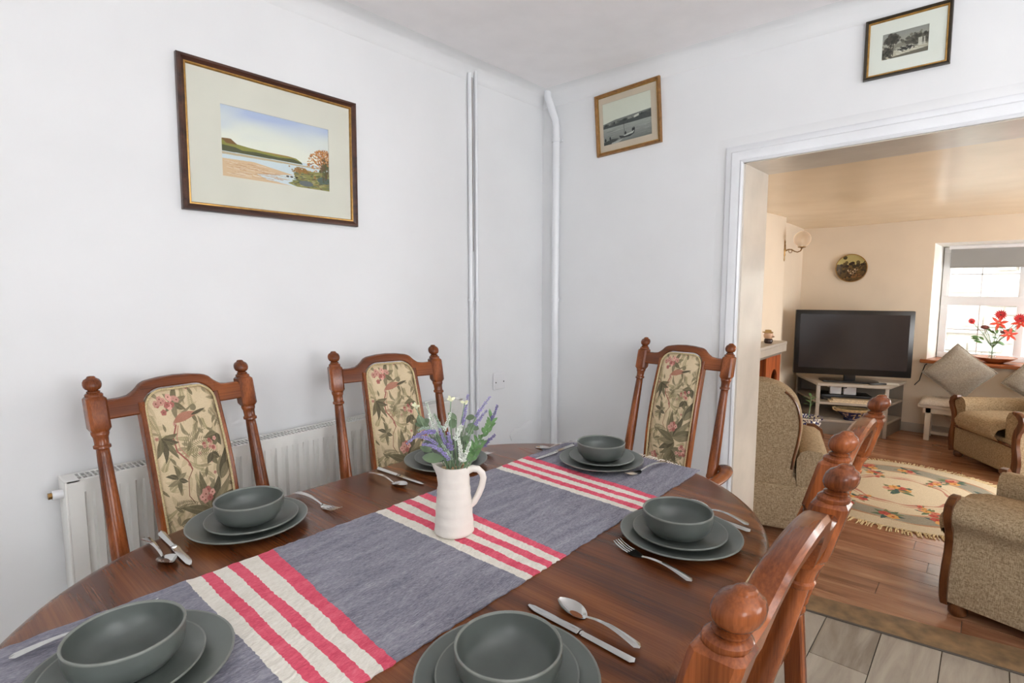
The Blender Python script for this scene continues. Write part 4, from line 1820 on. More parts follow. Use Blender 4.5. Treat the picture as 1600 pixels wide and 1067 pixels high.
SP = [
    ('lavender_stem', 'tallest upright lavender spike right of jug centre, pale purple', zp(585, 270), zp(622, 70), .03, 'lav', .0085),
    ('lavender_stem', 'lavender spike leaning far right at the top, below the blank wall plate', zp(668, 215), zp(764, 80), .05, 'lav', .0075),
    ('lavender_stem', 'shorter pale lavender spike under the top right one', zp(662, 268), zp(742, 170), .04, 'lav', .0075),
    ('lavender_stem', 'dark violet lavender head on a green leafy stem, furthest right and high', zp(768, 245), zp(812, 135), .0, 'lav_dark', .0078),
    ('lavender_stem', 'dark violet lavender head low at the right side', zp(712, 405), zp(795, 325), -.01, 'lav_dark', .0085),
    ('lavender_stem', 'lavender spike drooping to the extreme left of the bouquet', zp(420, 310), zp(228, 385), -.02, 'lav', .0085),
    ('lavender_stem', 'second lavender spike arching left, just above the lowest one', zp(430, 395), zp(262, 352), -.03, 'lav', .008),
    ('lavender_stem', 'lavender spike low at front left, over the jug spout', zp(505, 490), zp(326, 388), -.05, 'lav', .0085),
    ('lavender_stem', 'short lavender spike at the centre left of the bouquet', zp(490, 420), zp(438, 285), -.03, 'lav', .008),
    ('lavender_stem', 'short violet lavender spike at the very centre', zp(515, 430), zp(494, 310), -.04, 'lav', .0085),
    ('white_flower_stem', 'tall white spike at the upper left of the bouquet', zp(410, 310), zp(353, 118), -.0, 'lav_white', .0085),
    ('white_flower_stem', 'white spike leaning right at top centre', zp(466, 305), zp(512, 185), .01, 'lav_white', .008),
    ('white_flower_stem', 'fluffy white spike right of centre', zp(535, 365), zp(578, 265), -.03, 'lav_white', .011),
    ('white_flower_stem', 'white spike hanging low in front above the jug rim', zp(580, 500), zp(562, 350), -.05, 'lav_white', .0105),
    ('white_flower_stem', 'white spike low right of centre at the front', zp(590, 500), zp(635, 372), -.05, 'lav_white', .009),
    ('sage_stem', 'sage green spike beside the tall white one', zp(450, 290), zp(402, 190), -.01, 'lav_sage', .0085),
    ('sage_stem', 'sage grey spike arching to the left behind the lavender', zp(420, 330), zp(300, 300), .0, 'lav_sage', .009),
    ('sage_stem', 'sage grey spike low between white spikes at front', zp(520, 490), zp(455, 385), -.04, 'lav_sage', .008),
]
for i, (nm, lb, bp, tp, dp, mt, sz) in enumerate(SP):
    drop = (0, 0, .022) if i in (5, 6, 7, 16) else (0, 0, .002)
    spike_stem(nm, lb, bp, tp, dp, M[mt], M['stemgreen'], sz, drop, 1.0, 8 if i == 3 else 0)
# buds on bare stems
for lb, bp, tp in (('thin stem with cream buds at the upper left of the bouquet', zp(330, 260), zp(285, 145)), ('thin stem with cream buds at top centre of the bouquet', zp(505, 200), zp(512, 100)), ('thin stem with small cream buds right of top centre', zp(585, 200), zp(600, 120))):
    p0 = axis0 + Vector((rs.uniform(-.01, .01), rs.uniform(-.01, .01), -.05))
    t = thing('budding_stem', lb, 'flower', p0[:])
    sb, tip = from_pixel(*bp, .02), from_pixel(*tp, .02)
    b = MB()
    b.tube([Vector((0, 0, 0)), (sb - p0) * .6 + Vector((0, 0, .01)), sb - p0, tip - p0], .0012, 5)
    b.build('stem', M['stemgreen'], t)
    b = MB()
    for q in range(5):
        d = (Rv * rs.uniform(-1, 1) + Fv * rs.uniform(-.8, .8) + Vector((0, 0, rs.uniform(.1, .9))))
        leaf_blade(b, tip - p0 - (tip - sb) * .12 * (q % 2), d, Fv, .011, .006, .1, True)
    b.build('petals', M['cream_bud'], t, smooth=60)
# eucalyptus sprigs with round leaves
for lb, lv in (('eucalyptus sprig with large round leaves low at the left over the rim', [(395, 478, 75, 48, -.02, (-1, 0, .05)), (350, 418, 44, 32, -.01, (-1, 0, .3))]),
               ('eucalyptus sprig with round leaves at upper left behind the white spike', [(318, 238, 44, 34, .03, (-.6, .3, .8)), (325, 262, 52, 30, .03, (-1, 0, .1)), (350, 245, 34, 30, .04, (.6, .2, .6))]),
               ('eucalyptus sprig with round leaves at upper right behind lavender', [(520, 205, 40, 26, .05, (-.8, .3, .4)), (520, 250, 44, 40, .05, (.2, .3, -.8)), (636, 215, 34, 28, .06, (1, 0, .1)), (655, 275, 44, 34, .05, (1, 0, -.5)), (630, 300, 36, 30, .04, (.8, 0, -.6)), (610, 352, 30, 34, .0, (.4, 0, .8))])):
    p0 = axis0 + Vector((rs.uniform(-.01, .01), rs.uniform(-.01, .01), -.05))
    t = thing('eucalyptus_sprig', lb, 'foliage', p0[:])
    bs = MB()
    for (x, y, rx, ry, dp, dr) in lv:
        c = from_pixel(*zp(x, y), dp)
        d = (Rv * dr[0] + Fv * dr[1] + Vector((0, 0, dr[2]))).normalized()
        L = rx * 1.7 / 4.104 / 857 * 1.27
        W = ry * 1.5 / 4.104 / 857 * 1.27
        st = c - d * L / 2
        bs.tube([Vector((0, 0, 0)), (st - p0) * .5 + Vector((0, 0, .015)), st - p0], .0011, 5)
        bl_ = MB()
        nrm = (camp - c).normalized() * .8 + Vector((0, 0, .6))
        leaf_blade(bl_, st - p0, d, nrm, L, W, .12, True)
        bl_.build('leaf', M['leafgreen'], t, smooth=60)
    bs.build('stem', M['stemgreen'], t)
# fresh green sprig on the right and foam filling in the jug's neck
p0 = axis0 + Vector((.004, 0, -.05))
t = thing('green_sprig', 'bright green leafy sprig rising at right from the jug rim', 'foliage', p0[:])
stems = MB()
lvs = MB()
for (a, c_) in (((610, 520), (690, 345)), ((640, 500), (700, 390)), ((610, 500), (640, 400)), ((640, 470), (735, 300)), ((735, 320), (770, 245))):
    A, B_ = from_pixel(*zp(*a), -.025), from_pixel(*zp(*c_), -.02)
    if a[1] > 460:
        stems.tube([Vector((0, 0, 0)), A - p0, B_ - p0], .0012, 5)
    for k in range(10):
        f = k / 9
        p = A.lerp(B_, f) - p0
        o = Rv * (1 if k % 2 else -1) + Fv * rs.uniform(-.7, .2)
        d = (B_ - A).normalized() * .9 + o * .7
        leaf_blade(lvs, p, d, Fv * -1 + Vector((0, 0, .4)), rs.uniform(.014, .022), .0065)
stems.build('stem', M['stemgreen'], t)
lvs.build('leaves', M['leafbright'], t, smooth=60)
b = MB()
for k in range(36):
    a, r = rs.uniform(0, 6.3), .027 * math.sqrt(rs.random())
    b.lathe([(0, -.005), (.0042, -.002), (.0042, .002), (0, .005)], 6, T(JX + r * math.cos(a), JY + r * math.sin(a), RZ0 + JH - .008 + rs.uniform(-.002, .004)))
o = tag(b.build('foam_filling', M['beige']), 'beige foam beads filling the neck of the white jug', 'filling')
o['kind'] = 'stuff'


# ------------------------------------------------------------------ pictures
def picture(name, label, w, h, fw, fmat, slip, mount_mat, bw, img, dep=.022, sl=.006, off=(0, 0), slip_mat=None):
    """local x right, z up, faces -y; back lies on y=0; (w,h) outer size, fw frame width, bw mount widths (l,r,t,b)"""
    t = thing(name, label, 'picture')
    prof = [(0, 0), (0, dep * .7), (fw * .15, dep), (fw * .45, dep * .95), (fw * .7, dep * .72), (fw, dep * .6), (fw, 0)]
    b = MB()
    cs = [(-w / 2, -h / 2, 1, 1), (w / 2, -h / 2, -1, 1), (w / 2, h / 2, -1, -1), (-w / 2, h / 2, 1, -1)]
    vs = []
    for x, z, sx, sz in cs:
        for a, d in prof:
            vs.append((x + sx * a, -d, z + sz * a))
    m = len(prof)
    fs = []
    for i in range(4):
        j = (i + 1) % 4
        for k in range(m - 1):
            fs.append((i * m + k, j * m + k, j * m + k + 1, i * m + k + 1))
    b.add(vs, fs)
    b.build('frame', fmat, t, smooth=25)
    if slip:
        b = MB()
        vs = []
        for x, z, sx, sz in cs:
            for a, d in ((fw - .001, dep * .62), (fw + sl * .5, dep * .66), (fw + sl, dep * .45), (fw + sl, dep * .2)):
                vs.append((x + sx * a, -d, z + sz * a))
        fs = []
        for i in range(4):
            j = (i + 1) % 4
            for k in range(3):
                fs.append((i * 4 + k, j * 4 + k, j * 4 + k + 1, i * 4 + k + 1))
        b.add(vs, fs)
        b.build('gilt_slip', slip_mat or M['gold'], t, smooth=25)
    iw, ih = w / 2 - fw * .9, h / 2 - fw * .9
    l, r, tt, bb = bw
    x0, x1, z0, z1 = -w / 2 + fw + l, w / 2 - fw - r, -h / 2 + fw + bb, h / 2 - fw - tt
    b = MB()
    yb = -dep * .32
    for (a, c_, d, e) in ((-iw, x0, -ih, ih), (x1, iw, -ih, ih), (x0, x1, -ih, z0), (x0, x1, z1, ih)):
        b.box(a, c_, yb, yb + .0025, d, e)
    b.build('mount', mount_mat, t, smooth=None)
    b = MB()
    b.box(x0 - .003, x1 + .003, yb + .0026, yb + .004, z0 - .003, z1 + .003)
    b.build('print', img, t, smooth=None, uv=lambda p: ((p.x - x0) / (x1 - x0), (p.z - z0) / (z1 - z0)))
    b = MB()
    b.box(-iw, iw, -.002, -.0006, -ih, ih)
    b.build('backing_board', M['frame_dark'], t, smooth=None)
    b = MB()
    b.box(-iw, iw, -dep * .44, -dep * .40, -ih, ih)
    b.build('glass', M['pane'], t, smooth=None)
    return t


M['sea'] = image_mat('seascape_watercolour', paint_seascape(), .8)
M['harbour'] = image_mat('harbour_photo', paint_harbour(), .7)
M['engraving'] = image_mat('river_engraving', paint_engraving(), .8)
p1 = picture('framed_watercolour', 'large dark framed coastal watercolour on the left wall above the radiator', .648, .490, .022, M['frame_dark'], True, M['mount'], (.108, .098, .105, .105), M['sea'])
p1.location = (.983, YW - .001, 1.817)
p1.rotation_euler = (0, R(0.6), 0)
p2 = picture('framed_photograph', 'bronze framed black and white harbour photograph between pipe and doorway', .366, .312, .016, M['frame_gold'], True, M['mount_pink'], (.024, .036, .034, .036), M['harbour'], .02, .003)
p2.location = (XW - .001, 1.4535, 2.168)
p2.rotation_euler = (R(1.2), R(-3.4), R(-90))
p3 = picture('framed_engraving', 'small black and gilt framed river engraving high above the doorway', .262, .216, .011, M['frame_black'], True, M['mount_white'], (.045, .055, .05, .052), M['engraving'], .018, .005, slip_mat=M['gold'])
p3.location = (XW - .001, .304, 2.217)
p3.rotation_euler = (0, R(-0.5), R(-90))

# ------------------------------------------------------------------ radiator
rad = thing('radiator', 'white panel radiator with top grille on left wall behind two chairs', 'radiator', (.29, YW, 0))
RL, RZT, RZB = 1.50, .790, .19
RF = -.118               # front face (local y)
b = MB()
pitch = .0405
ncol = int((RL - .05) / pitch)


def wave(x):
    if x < .03 or x > RL - .03:
        return 0.0
    q = ((x - .03) % pitch) / pitch
    s = lambda a, c_, v: min(1, max(0, (v - a) / (c_ - a)))
    return -.015 * (s(.20, .32, q) - s(.68, .80, q))


xs = sorted(set([0, RL] + [round(.03 + pitch * (k + f), 5) for k in range(ncol + 1) for f in (0, .20, .26, .32, .5, .68, .74, .80) if .03 + pitch * (k + f) < RL - .03]))
zs = [RZB, RZB + .03, RZB + .055, RZB + .08, RZT - .085, RZT - .06, RZT - .035, RZT - .012, RZT - .003, RZT]
zf = [0, 0, .5, 1, 1, .5, 0, 0, 0, 0]
vs = [(x, RF - wave(x) * -1 * 0 + (-wave(x)) * f * 1.0 + (.004 if z == RZT else 0), z) for z, f in zip(zs, zf) for x in xs]
n = len(xs)
fs = [(j * n + i, j * n + i + 1, (j + 1) * n + i + 1, (j + 1) * n + i) for j in range(len(zs) - 1) for i in range(n - 1)]
b.add(vs, fs)
b.build('front_panel', M['enamel'], rad, smooth=35, fix=False)
b = MB()
b.box(0, RL, -.045, -.033, RZB, RZT - .004, .003)
b.build('rear_panel', M['enamel'], rad)
for x0 in (-.004, RL - .002):
    b = MB()
    b.box(x0, x0 + .006, RF - .002, -.033, RZB + .01, RZT + .002, .002)
    b.build('end_panel', M['enamel'], rad)
# grille: frame rails and cross bars
b = MB()
b.box(0, RL, RF, RF + .010, RZT - .004, RZT + .002, .001)
b.box(0, RL, -.048, -.038, RZT - .004, RZT + .002, .001)
b.box(0, RL, -.079, -.074, RZT - .003, RZT + .001)
x = .012
b.box(0, .03, RF, -.038, RZT - .003, RZT + .0015)
b.box(RL - .03, RL, RF, -.038, RZT - .003, RZT + .0015)
while x < RL - .01:
    b.box(x, x + .0045, RF + .006, -.042, RZT - .003, RZT + .001)
    x += .0128
b.build('grille', M['enamel'], rad, smooth=None)
b = MB()
b.box(.01, RL - .01, RF + .018, -.046, RZT - .05, RZT - .03)  # dark block paints the shade between the grille bars
b.build('grille_shade_block', M['dark'], rad, smooth=None)
b = MB()
b.tube([(-.028, -.09, RZT - .035), (0, -.09, RZT - .035)], .013, 10)
b.build('collar', M['plastic'], rad)
b = MB()
b.tube([(-.037, -.09, RZT - .035), (-.022, -.09, RZT - .035)], .009, 6)
b.build('bleed_valve', M['brass'], rad)
for xx in (.25, RL - .25):
    b = MB()
    b.box(xx - .02, xx + .02, -.034, 0, RZB + .05, RZT - .08)
    b.build('bracket', M['enamel'], rad)

# ------------------------------------------------------------------ pipes and blank plate
for i, (xx, lab) in enumerate(((1.950, 'left of two white heating pipes running up the left wall'), (1.992, 'right of two white heating pipes running up the left wall'))):
    t = thing('heating_pipe', lab, 'pipe', (xx, YW - .018, 0), group='white pipes on the left wall')
    b = MB()
    b.tube([(0, 0, .0), (0, 0, 2.352 if i == 0 else 2.372)], 
           .0105 if i == 0 else .0095, 12)
    b.build('pipe', M['gloss'], t)
    for zc in (1.258, .35):
        b = MB()
        b.tube([(0, 0, zc - .008), (0, 0, zc + .008)], .0135, 12)
        b.box(-.006, .006, .006, .017, zc - .007, zc + .007)
        b.build('pipe_clip', M['gloss'], t)
b = MB()                                                  # brown strip coloured as the shaded open chase between the two pipes
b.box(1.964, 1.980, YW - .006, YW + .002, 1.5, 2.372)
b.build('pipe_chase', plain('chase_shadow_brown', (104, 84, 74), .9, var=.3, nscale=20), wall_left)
t = thing('heating_pipe', 'thicker white pipe beside the corner with a bend under the ceiling', 'pipe', (XW - .026, 1.885, 0))
b = MB()
pp = [(0, 0, 0), (0, 0, 2.20), (0, .006, 2.235), (0, .022, 2.275), (-.012, .042, 2.345), (-.016, .05, 2.37), (-.016, .05, 2.40)]
b.tube([(0, 0, z) for z in np.linspace(0, 2.15, 8)] + pp[1:], .021, 14)
b.build('pipe', M['gloss'], t)
for zc in (2.13, 1.25, .4):
    b = MB()
    b.tube([(0, 0, zc - .009), (0, 0, zc + .009)], .0245, 14)
    b.box(.012, .025, -.03, .03, zc - .007, zc + .007)
    b.build('pipe_clip', M['gloss'], t)
t = thing('blank_plate', 'square white blanking plate with two screws low on wall right of the pipes', 'wall plate', (2.168, YW - .001, .815))
b = MB()
b.box(-.046, .046, -.011, 0, -.046, .046, .004, 3)
b.build('plate', M['plastic'], t)
for s in (-1, 1):
    b = MB()
    b.lathe([(.0035, 0), (.0035, .0015), (.002, .002)], 10, T(s * .031, -.011, -.006) @ Matrix.Rotation(math.pi / 2, 4, 'X'))
    b.build('screw', M['dark'], t)


# unseen uplighter added as fill behind the viewpoint: an opal bulb in a white dish that lights ceiling and walls
UX, UY = .25, -.95
t = thing('added_fill_uplighter', 'unseen brass uplighter with white dish added to fill the dining room with light', 'fill lamp', (UX, UY, 0))
b = MB()
b.lathe([(0, 0), (.14, 0), (.14, .015), (.03, .03), (.011, .05), (.011, 1.42), (.03, 1.44), (.03, 1.45)], 24)
b.build('stand', M['brass'], t)
b = MB()
b.lathe([(.03, 1.45), (.10, 1.46), (.17, 1.49), (.205, 1.53)], 32, cap=False)
b.lathe([(.03, 1.454), (.10, 1.464), (.168, 1.494), (.203, 1.531)], 32, cap=False)
b.build('dish_shade', M['gloss'], t, smooth=80)
bulb = bpy.data.lights.new('added_fill_bulb', 'POINT')
bulb.energy = 46
bulb.color = (.98, .99, 1.0)
bulb.shadow_soft_size = .09
bo_ = bpy.data.objects.new('added_fill_bulb', bulb)
C.objects.link(bo_)
bo_.location = (UX, UY, 1.57)


# ------------------------------------------------------------------ living-room suite
def make_armchair(label, W=.78, D=.78, group='tan upholstered suite'):
    """faces -y, origin on the floor at its middle"""
    t = thing('armchair', label, 'armchair', group=group)
    H_ARM, H_SEAT, H_BACK = .528, .435, .955
    yf, yb = -D / 2, D / 2
    aw = .17
    b = MB()
    b.box(-W / 2 + .055, W / 2 - .055, yf + .012, yb - .06, .05, .315, .02, 3)
    b.build('base', M['tweed'], t, smooth=60)
    b = MB()                                             # seat cushion
    hw = W / 2 - aw + .005
    def cush(u, v):
        a = (2 * u - 1)
        x = a * hw
        # wrap round the front edge
        q = v
        prof = [(.20, .30), (.10, .44), (0, .445), (-.30, .448), (-.50, .44), (-.56, .42), (-.585, .38), (-.58, .33), (-.55, .295)]
        s = q * (len(prof) - 1)
        i = min(int(s), len(prof) - 2)
        f = s - i
        y = prof[i][0] * (1 - f) + prof[i + 1][0] * f
        z = prof[i][1] * (1 - f) + prof[i + 1][1] * f
        e = (1 - abs(a) ** 8)
        z = z - (1 - e) * .05 * (1 if z > .36 else .2)
        y = y + (1 - e) * .03
        return (x, y + D / 2 - .26 - .02, z)
    b.grid(cush, 18, 24)
    b.build('seat_cushion', M['tweed'], t, smooth=70)
    # back with rounded, waisted outline
    b = MB()
    out = []
    half = [(.262, .06), (.260, .16), (.256, .26), (.265, .34), (.285, .48), (.310, .60), (.318, .70), (.300, .80), (.255, .875), (.18, .925), (.09, .95), (0, .957)]
    half = [(x * (W - .14) / .83, z if z < .3 else .3 + (z - .3) * .955) for x, z in half]
    P = half + [(-x, z) for x, z in half[-2::-1]]
    # smooth
    Q = []
    for i in range(len(P) - 1):
        p0, p1, p2, p3 = [Vector(P[max(0, min(len(P) - 1, j))]) for j in (i - 1, i, i + 1, i + 2)]
        for q in range(4):
            u = q / 4
            Q.append(.5 * ((2 * p1) + (p2 - p0) * u + (2 * p0 - 5 * p1 + 4 * p2 - p3) * u * u + (3 * p1 - p0 - 3 * p2 + p3) * u ** 3))
    Q.append(Vector(P[-1]))
    cz = Vector((0, .60))
    def slab_y(z):
        return yb - .09 + max(-.05, (z - .26) * .10)
    layers = [(-.205, .90), (-.20, .955), (-.175, .99), (-.13, 1.0), (-.04, 1.0), (-.012, .99), (0, .965)]
    vs, fs = [], []
    m = len(Q)
    for dy, k in layers:
        for p in Q:
            pp_ = cz + (p - cz) * k
            zz = max(pp_.y, .055)
            vs.append((pp_.x, slab_y(zz) + dy, zz))
    for i in range(len(layers) - 1):
        for k in range(m - 1):
            fs.append((i * m + k, i * m + k + 1, (i + 1) * m + k + 1, (i + 1) * m + k))
    fs.append(tuple(range(m - 1, -1, -1)))
    fs.append(tuple((len(layers) - 1) * m + k for k in range(m)))
    b.add(vs, fs)
    b.build('back', M['tweed'], t, smooth=60)
    for s in (1, -1):                                     # show-wood trim on the shoulders of the outside back
        b = MB()
        seg_ = [q for q in Q if q.x * s > .02 and .38 < q.y < .89]
        seg_.sort(key=lambda q: q.y)
        b.tube([(q.x * .94, slab_y(q.y) - .002, .6 + (q.y - .6) * .95) for q in seg_], .0125, 6, flat=.6)
        b.build('back_trim', M['trimwood'], t, smooth=50)
    # arms
    for s in (-1, 1):
        prof = [(aw - .01, .30), (aw - .005, .40), (aw - .005, .47), (aw - .025, .512), (aw - .06, .528), (.04, .520), (.005, .495), (-.008, .460), (.004, .425), (.028, .40), (.036, .36), (.034, .28), (.022, .18), (.022, .06), (aw - .02, .06)]
        b = MB()
        path = [(0, yf + .02, 0), (0, yf + .03, 0), (0, 0, 0), (0, yb - .18, 0), (0, yb - .10, 0)]
        pr = [(s * (W / 2 - a), z) for a, z in prof]
        fr = [((1, 0, 0), (0, 0, 1))] * 5
        b.sweep(path, pr, fr)
        b.build('arm', M['tweed'], t, smooth=50)
        # S-shaped wooden arm front
        ctr = [(.085, .527, .012), (.045, .520, .020), (.012, .495, .024), (.004, .462, .026), (.018, .425, .026), (.040, .390, .024), (.052, .34, .022), (.050, .28, .022), (.036, .22, .026), (.030, .15, .030), (.036, .09, .030), (.05, .05, .026)]
        vs, fs = [], []
        for k, (a, z, w) in enumerate(ctr):
            a0, z0 = ctr[max(0, k - 1)][:2]
            a1, z1 = ctr[min(len(ctr) - 1, k + 1)][:2]
            d = Vector((a1 - a0, z1 - z0)).normalized()
            nrm = Vector((-d.y, d.x))
            for (f, y) in ((-1, yf + .032), (-1, yf + .006), (-.75, yf), (.75, yf), (1, yf + .006), (1, yf + .032)):
                vs.append((s * (W / 2 - (a + nrm.x * w * f)), y, z + nrm.y * w * f))
        for k in range(len(ctr) - 1):
            for q in range(6):
                q2 = (q + 1) % 6
                fs.append((k * 6 + q, k * 6 + q2, (k + 1) * 6 + q2, (k + 1) * 6 + q))
        fs.append((5, 4, 3, 2, 1, 0))
        fs.append(tuple((len(ctr) - 1) * 6 + q for q in range(6)))
        b = MB()
        b.add(vs, fs)
        b.build('arm_facing', M['trimwood'], t, smooth=40)
    b = MB()
    b.tube([(-W / 2 + .07, yf + .012, .27), (-W / 2 + .12, yf + .004, .275), (0, yf + .002, .285), (W / 2 - .12, yf + .004, .275), (W / 2 - .07, yf + .012, .27)], .012, 6)
    b.build('front_rail', M['trimwood'], t)
    for sx in (-1, 1):
        for sy in (-1, 1):
            b = MB()
            b.lathe([(.028, 0), (.036, .012), (.036, .035), (.028, .05), (.028, .062)], 14, T(sx * (W / 2 - .06), sy * (D / 2 - .07) - .01, 0))
            b.build('foot', M['trimwood'], t)
    return t


a3 = make_armchair('tan armchair facing the room, in front of bench and grey cushions')
# front feet at (5.99,.19) and (5.47,-.16)
fdir = Vector((-.556, .831, 0))
mid = Vector(((5.99 + 5.45) / 2, (.19 - .17) / 2, 0)) - fdir * .39
a3.location = (mid.x, mid.y, LF)
a3.rotation_euler = (0, 0, math.atan2(fdir.y, fdir.x) + math.pi / 2)
aL = dup(a3, (3.63, 1.093, LF), R(106), 'tan armchair seen from behind, just past the white door jamb', 'tan upholstered suite')
aR = dup(a3, (3.30, -.374, LF), R(165), 'tan armchair at lower right, its side panel towards the doorway', 'tan upholstered suite')

# ------------------------------------------------------------------ rug
M['rug'] = image_mat('floral_rug', paint_rug(), .95, .4, 300, .1)
rug = thing('rug', 'round cream floral rug with fringe on the living room floorboards', 'rug', (4.68, .42, LF + .001))
b = MB()
b.lathe([(0, .010), (.74, .010), (.745, .006), (.745, 0)], 64)
b.build('pile', M['rug'], rug, smooth=40, uv=lambda p: (.5 + p.x / 1.49, .5 + p.y / 1.49))
b = MB()
for k in range(520):
    a = 2 * math.pi * k / 520 + rs.uniform(-.004, .004)
    L = rs.uniform(.055, .085)
    a2 = a + rs.uniform(-.03, .03)
    c_, s_ = math.cos(a), math.sin(a)
    b.tube([(c_ * .742, s_ * .742, .006), (math.cos(a2) * (.742 + L * .5), math.sin(a2) * (.742 + L * .5), .006), (math.cos(a2) * (.742 + L), math.sin(a2) * (.742 + L), .003)], .0034, 4, flat=.7)
o = b.build('fringe', plain('cream_fringe', (204, 184, 142), .95, var=.12, nscale=40), rug, smooth=None)
o['kind'] = 'stuff'

# ------------------------------------------------------------------ television and corner unit
uL, uR = Vector((6.03, 1.25, 0)), Vector((6.24, .70, 0))
ud = (uR - uL).normalized()
un = Vector((ud.y, -ud.x, 0))              # towards the room
uang = math.atan2(ud.y, ud.x)
unit = thing('corner_unit', 'grey painted corner television unit with open shelves', 'tv unit', (6.135, .975, LF), uang)
# local: x along the front, +y to the back (away from room)
inv = (T(6.135, .975, LF) @ RZ(uang)).inverted()


def loc2(x, y):
    p = inv @ Vector((x, y, LF))
    return (p.x, p.y)


fl, fr_ = loc2(6.03, 1.25), loc2(6.24, .70)
bl2, br2 = loc2(6.54, 1.57), loc2(6.715, .62)
bk = loc2(6.715, 1.57)
plan = [fl, fr_, br2, bk, bl2]


def inset(poly, d, over=0):
    cx_ = sum(p[0] for p in poly) / len(poly)
    cy_ = sum(p[1] for p in poly) / len(poly)
    return [(cx_ + (x - cx_) * d, cy_ + (y - cy_) * d) for x, y in poly]


for nm, z0, z1, d, mt in (('top', .485, .512, 1.03, 'greige_light'), ('shelf', .300, .322, .985, 'greige_light'), ('bottom_shelf', .125, .147, .985, 'greige_light'), ('plinth', 0, .125, .965, 'greige')):
    b = MB()
    b.prism(inset(plan, d), z0, z1, bev=.003)
    b.build(nm, M[mt], unit, smooth=30)
for p in (fl, fr_):
    b = MB()
    q = inset(plan, .985)[0 if p is fl else 1]
    b.box(q[0] - .016, q[0] + .016, q[1], q[1] + .03, 0, .486, .003)
    b.build('upright', M['greige_light'], unit)
for p, q in ((bl2, bk), (bk, br2)):
    b = MB()
    p_, q_ = Vector((*p, 0)) * .98, Vector((*q, 0)) * .98
    d = (q_ - p_).normalized()
    b.sweep([p_, q_], [(0, .0), (0, .486), (.012, .486), (.012, 0)], [((-d.y, d.x, 0), (0, 0, 1))] * 2)
    b.build('back_board', M['greige'], unit, smooth=None)
# television
tv = thing('television', 'black flat screen television on the grey corner unit', 'television', (6.25, 1.02, LF + .513), uang)
TW, TZ0, TZ1 = 1.015, .070, .713
b = MB()
b.box(-TW / 2, TW / 2, 0, .06, TZ0, TZ1, .008)
b.build('casing', M['tv'], tv)
b = MB()
b.box(-TW / 2 + .042, TW / 2 - .042, -.002, .004, TZ0 + .065, TZ1 - .04)
b.build('screen', M['screen'], tv, smooth=None)
b = MB()
b.box(-.05, .05, .02, .06, .015, TZ0 + .05, .004)
b.build('neck', M['tv'], tv)
b = MB()
b.prism([(-.24, -.05), (.24, -.05), (.26, .10), (.2, .2), (-.2, .2), (-.26, .10)], 0, .016, bev=.004)
b.build('stand', M['tv'], tv)
# things on and in the unit
def on_unit(x, y, z):
    p = T(6.135, .975, LF) @ RZ(uang) @ Vector((x, y, z))
    return p[:]


t = thing('remote_control', 'dark remote control lying on right of the grey unit top', 'remote', on_unit(.22, .08, .513), uang + .3)
b = MB()
b.box(-.08, .08, -.02, .02, 0, .015, .004)
b.build('body', M['tv'], t)
t = thing('papers', 'loose white paper sheet on the unit top right of the television', 'paper', on_unit(.34, .17, .5125), uang - .2)
b = MB()
b.box(-.08, .08, -.06, .06, 0, .002)
b.build('sheet', M['mount_white'], t, smooth=None)
t = thing('dvd_player', 'slim black media player on the upper shelf of the unit', 'media player', on_unit(-.02, .14, .3225), uang)
b = MB()
b.box(-.22, .22, 0, .22, .003, .055, .004)
b.build('casing', M['tv'], t)
b = MB()
b.box(-.2, .2, -.003, .002, .012, .02)
b.build('trim', M['greige'], t)
for k, (w, zz, c_) in enumerate(((.38, .0, (206, 190, 160)), (.34, .018, (190, 172, 140)))):
    t = thing('book', ('lower' if k == 0 else 'upper') + ' of two flat books before the black player on the shelf', 'book', on_unit(.0 + .01 * k, .06, .3225 + zz), uang, )
    b = MB()
    b.box(-w / 2, w / 2, -.045, .045, .0, .0035, .001)
    b.box(-w / 2, w / 2, -.045, .045, .0145, .018, .001)
    b.box(-w / 2, w / 2, .04, .045, .0, .018)
    b.build('cover', plain('book_cover_%d' % k, c_, .6), t)
    b = MB()
    b.box(-w / 2 + .004, w / 2 - .004, -.042, .04, .0036, .0144)
    b.build('pages', plain('book_pages_%d' % k, (216, 200, 170), .9, var=.12, nscale=90), t)
t = thing('cable_bundle', 'white cables and adapter hanging under the unit top', 'cable', on_unit(-.06, .20, .43), uang)
for k in range(3):
    b = MB()
    b.tube([(-.12 + .07 * k, 0, .02), (-.06 + .06 * k, -.02, .012), (-.01 + .05 * k, -.03, .02), (.04 + .04 * k, 0, .045)], .005, 6)
    b.build('cable', M['plastic'] if k != 1 else M['tv'], t)
b = MB()
b.box(-.10, 0, -.03, .02, -.05, .03, .006)
b.box(.02, .13, -.03, .02, -.05, .04, .006)
b.build('adapter', M['plastic'], t)
# blue and white tureen
M['delft'] = NM('blue_white_glaze', (40, 44, 96), .2)
v_ = M['delft'].coords((1, 1, 1))
f_ = M['delft'].noise(v_, 34, 3, .5, 1.2)
M['delft'].base(M['delft'].ramp(f_, [(.46, (30, 34, 82)), (.50, (48, 54, 110)), (.53, (214, 206, 190)), (.6, (226, 218, 200))]))
M['delft'] = M['delft'].m
M['navy'] = NM('navy_gilt_glaze', (28, 30, 62), .2)
f_ = M['navy'].noise(M['navy'].coords(), 26, 3, .5, .8)
M['navy'].base(M['navy'].ramp(f_, [(.5, (26, 30, 66)), (.58, (44, 50, 96)), (.64, (196, 160, 110)), (.7, (216, 190, 150))]))
M['navy'] = M['navy'].m
M['ivory'] = plain('ivory_gilt_glaze', (206, 184, 140), .25, var=.1, nscale=40)
t = thing('tureen', 'blue and cream china tureen with two handles on bottom shelf', 'tureen', on_unit(.02, .07, .1475), uang)
b = MB()
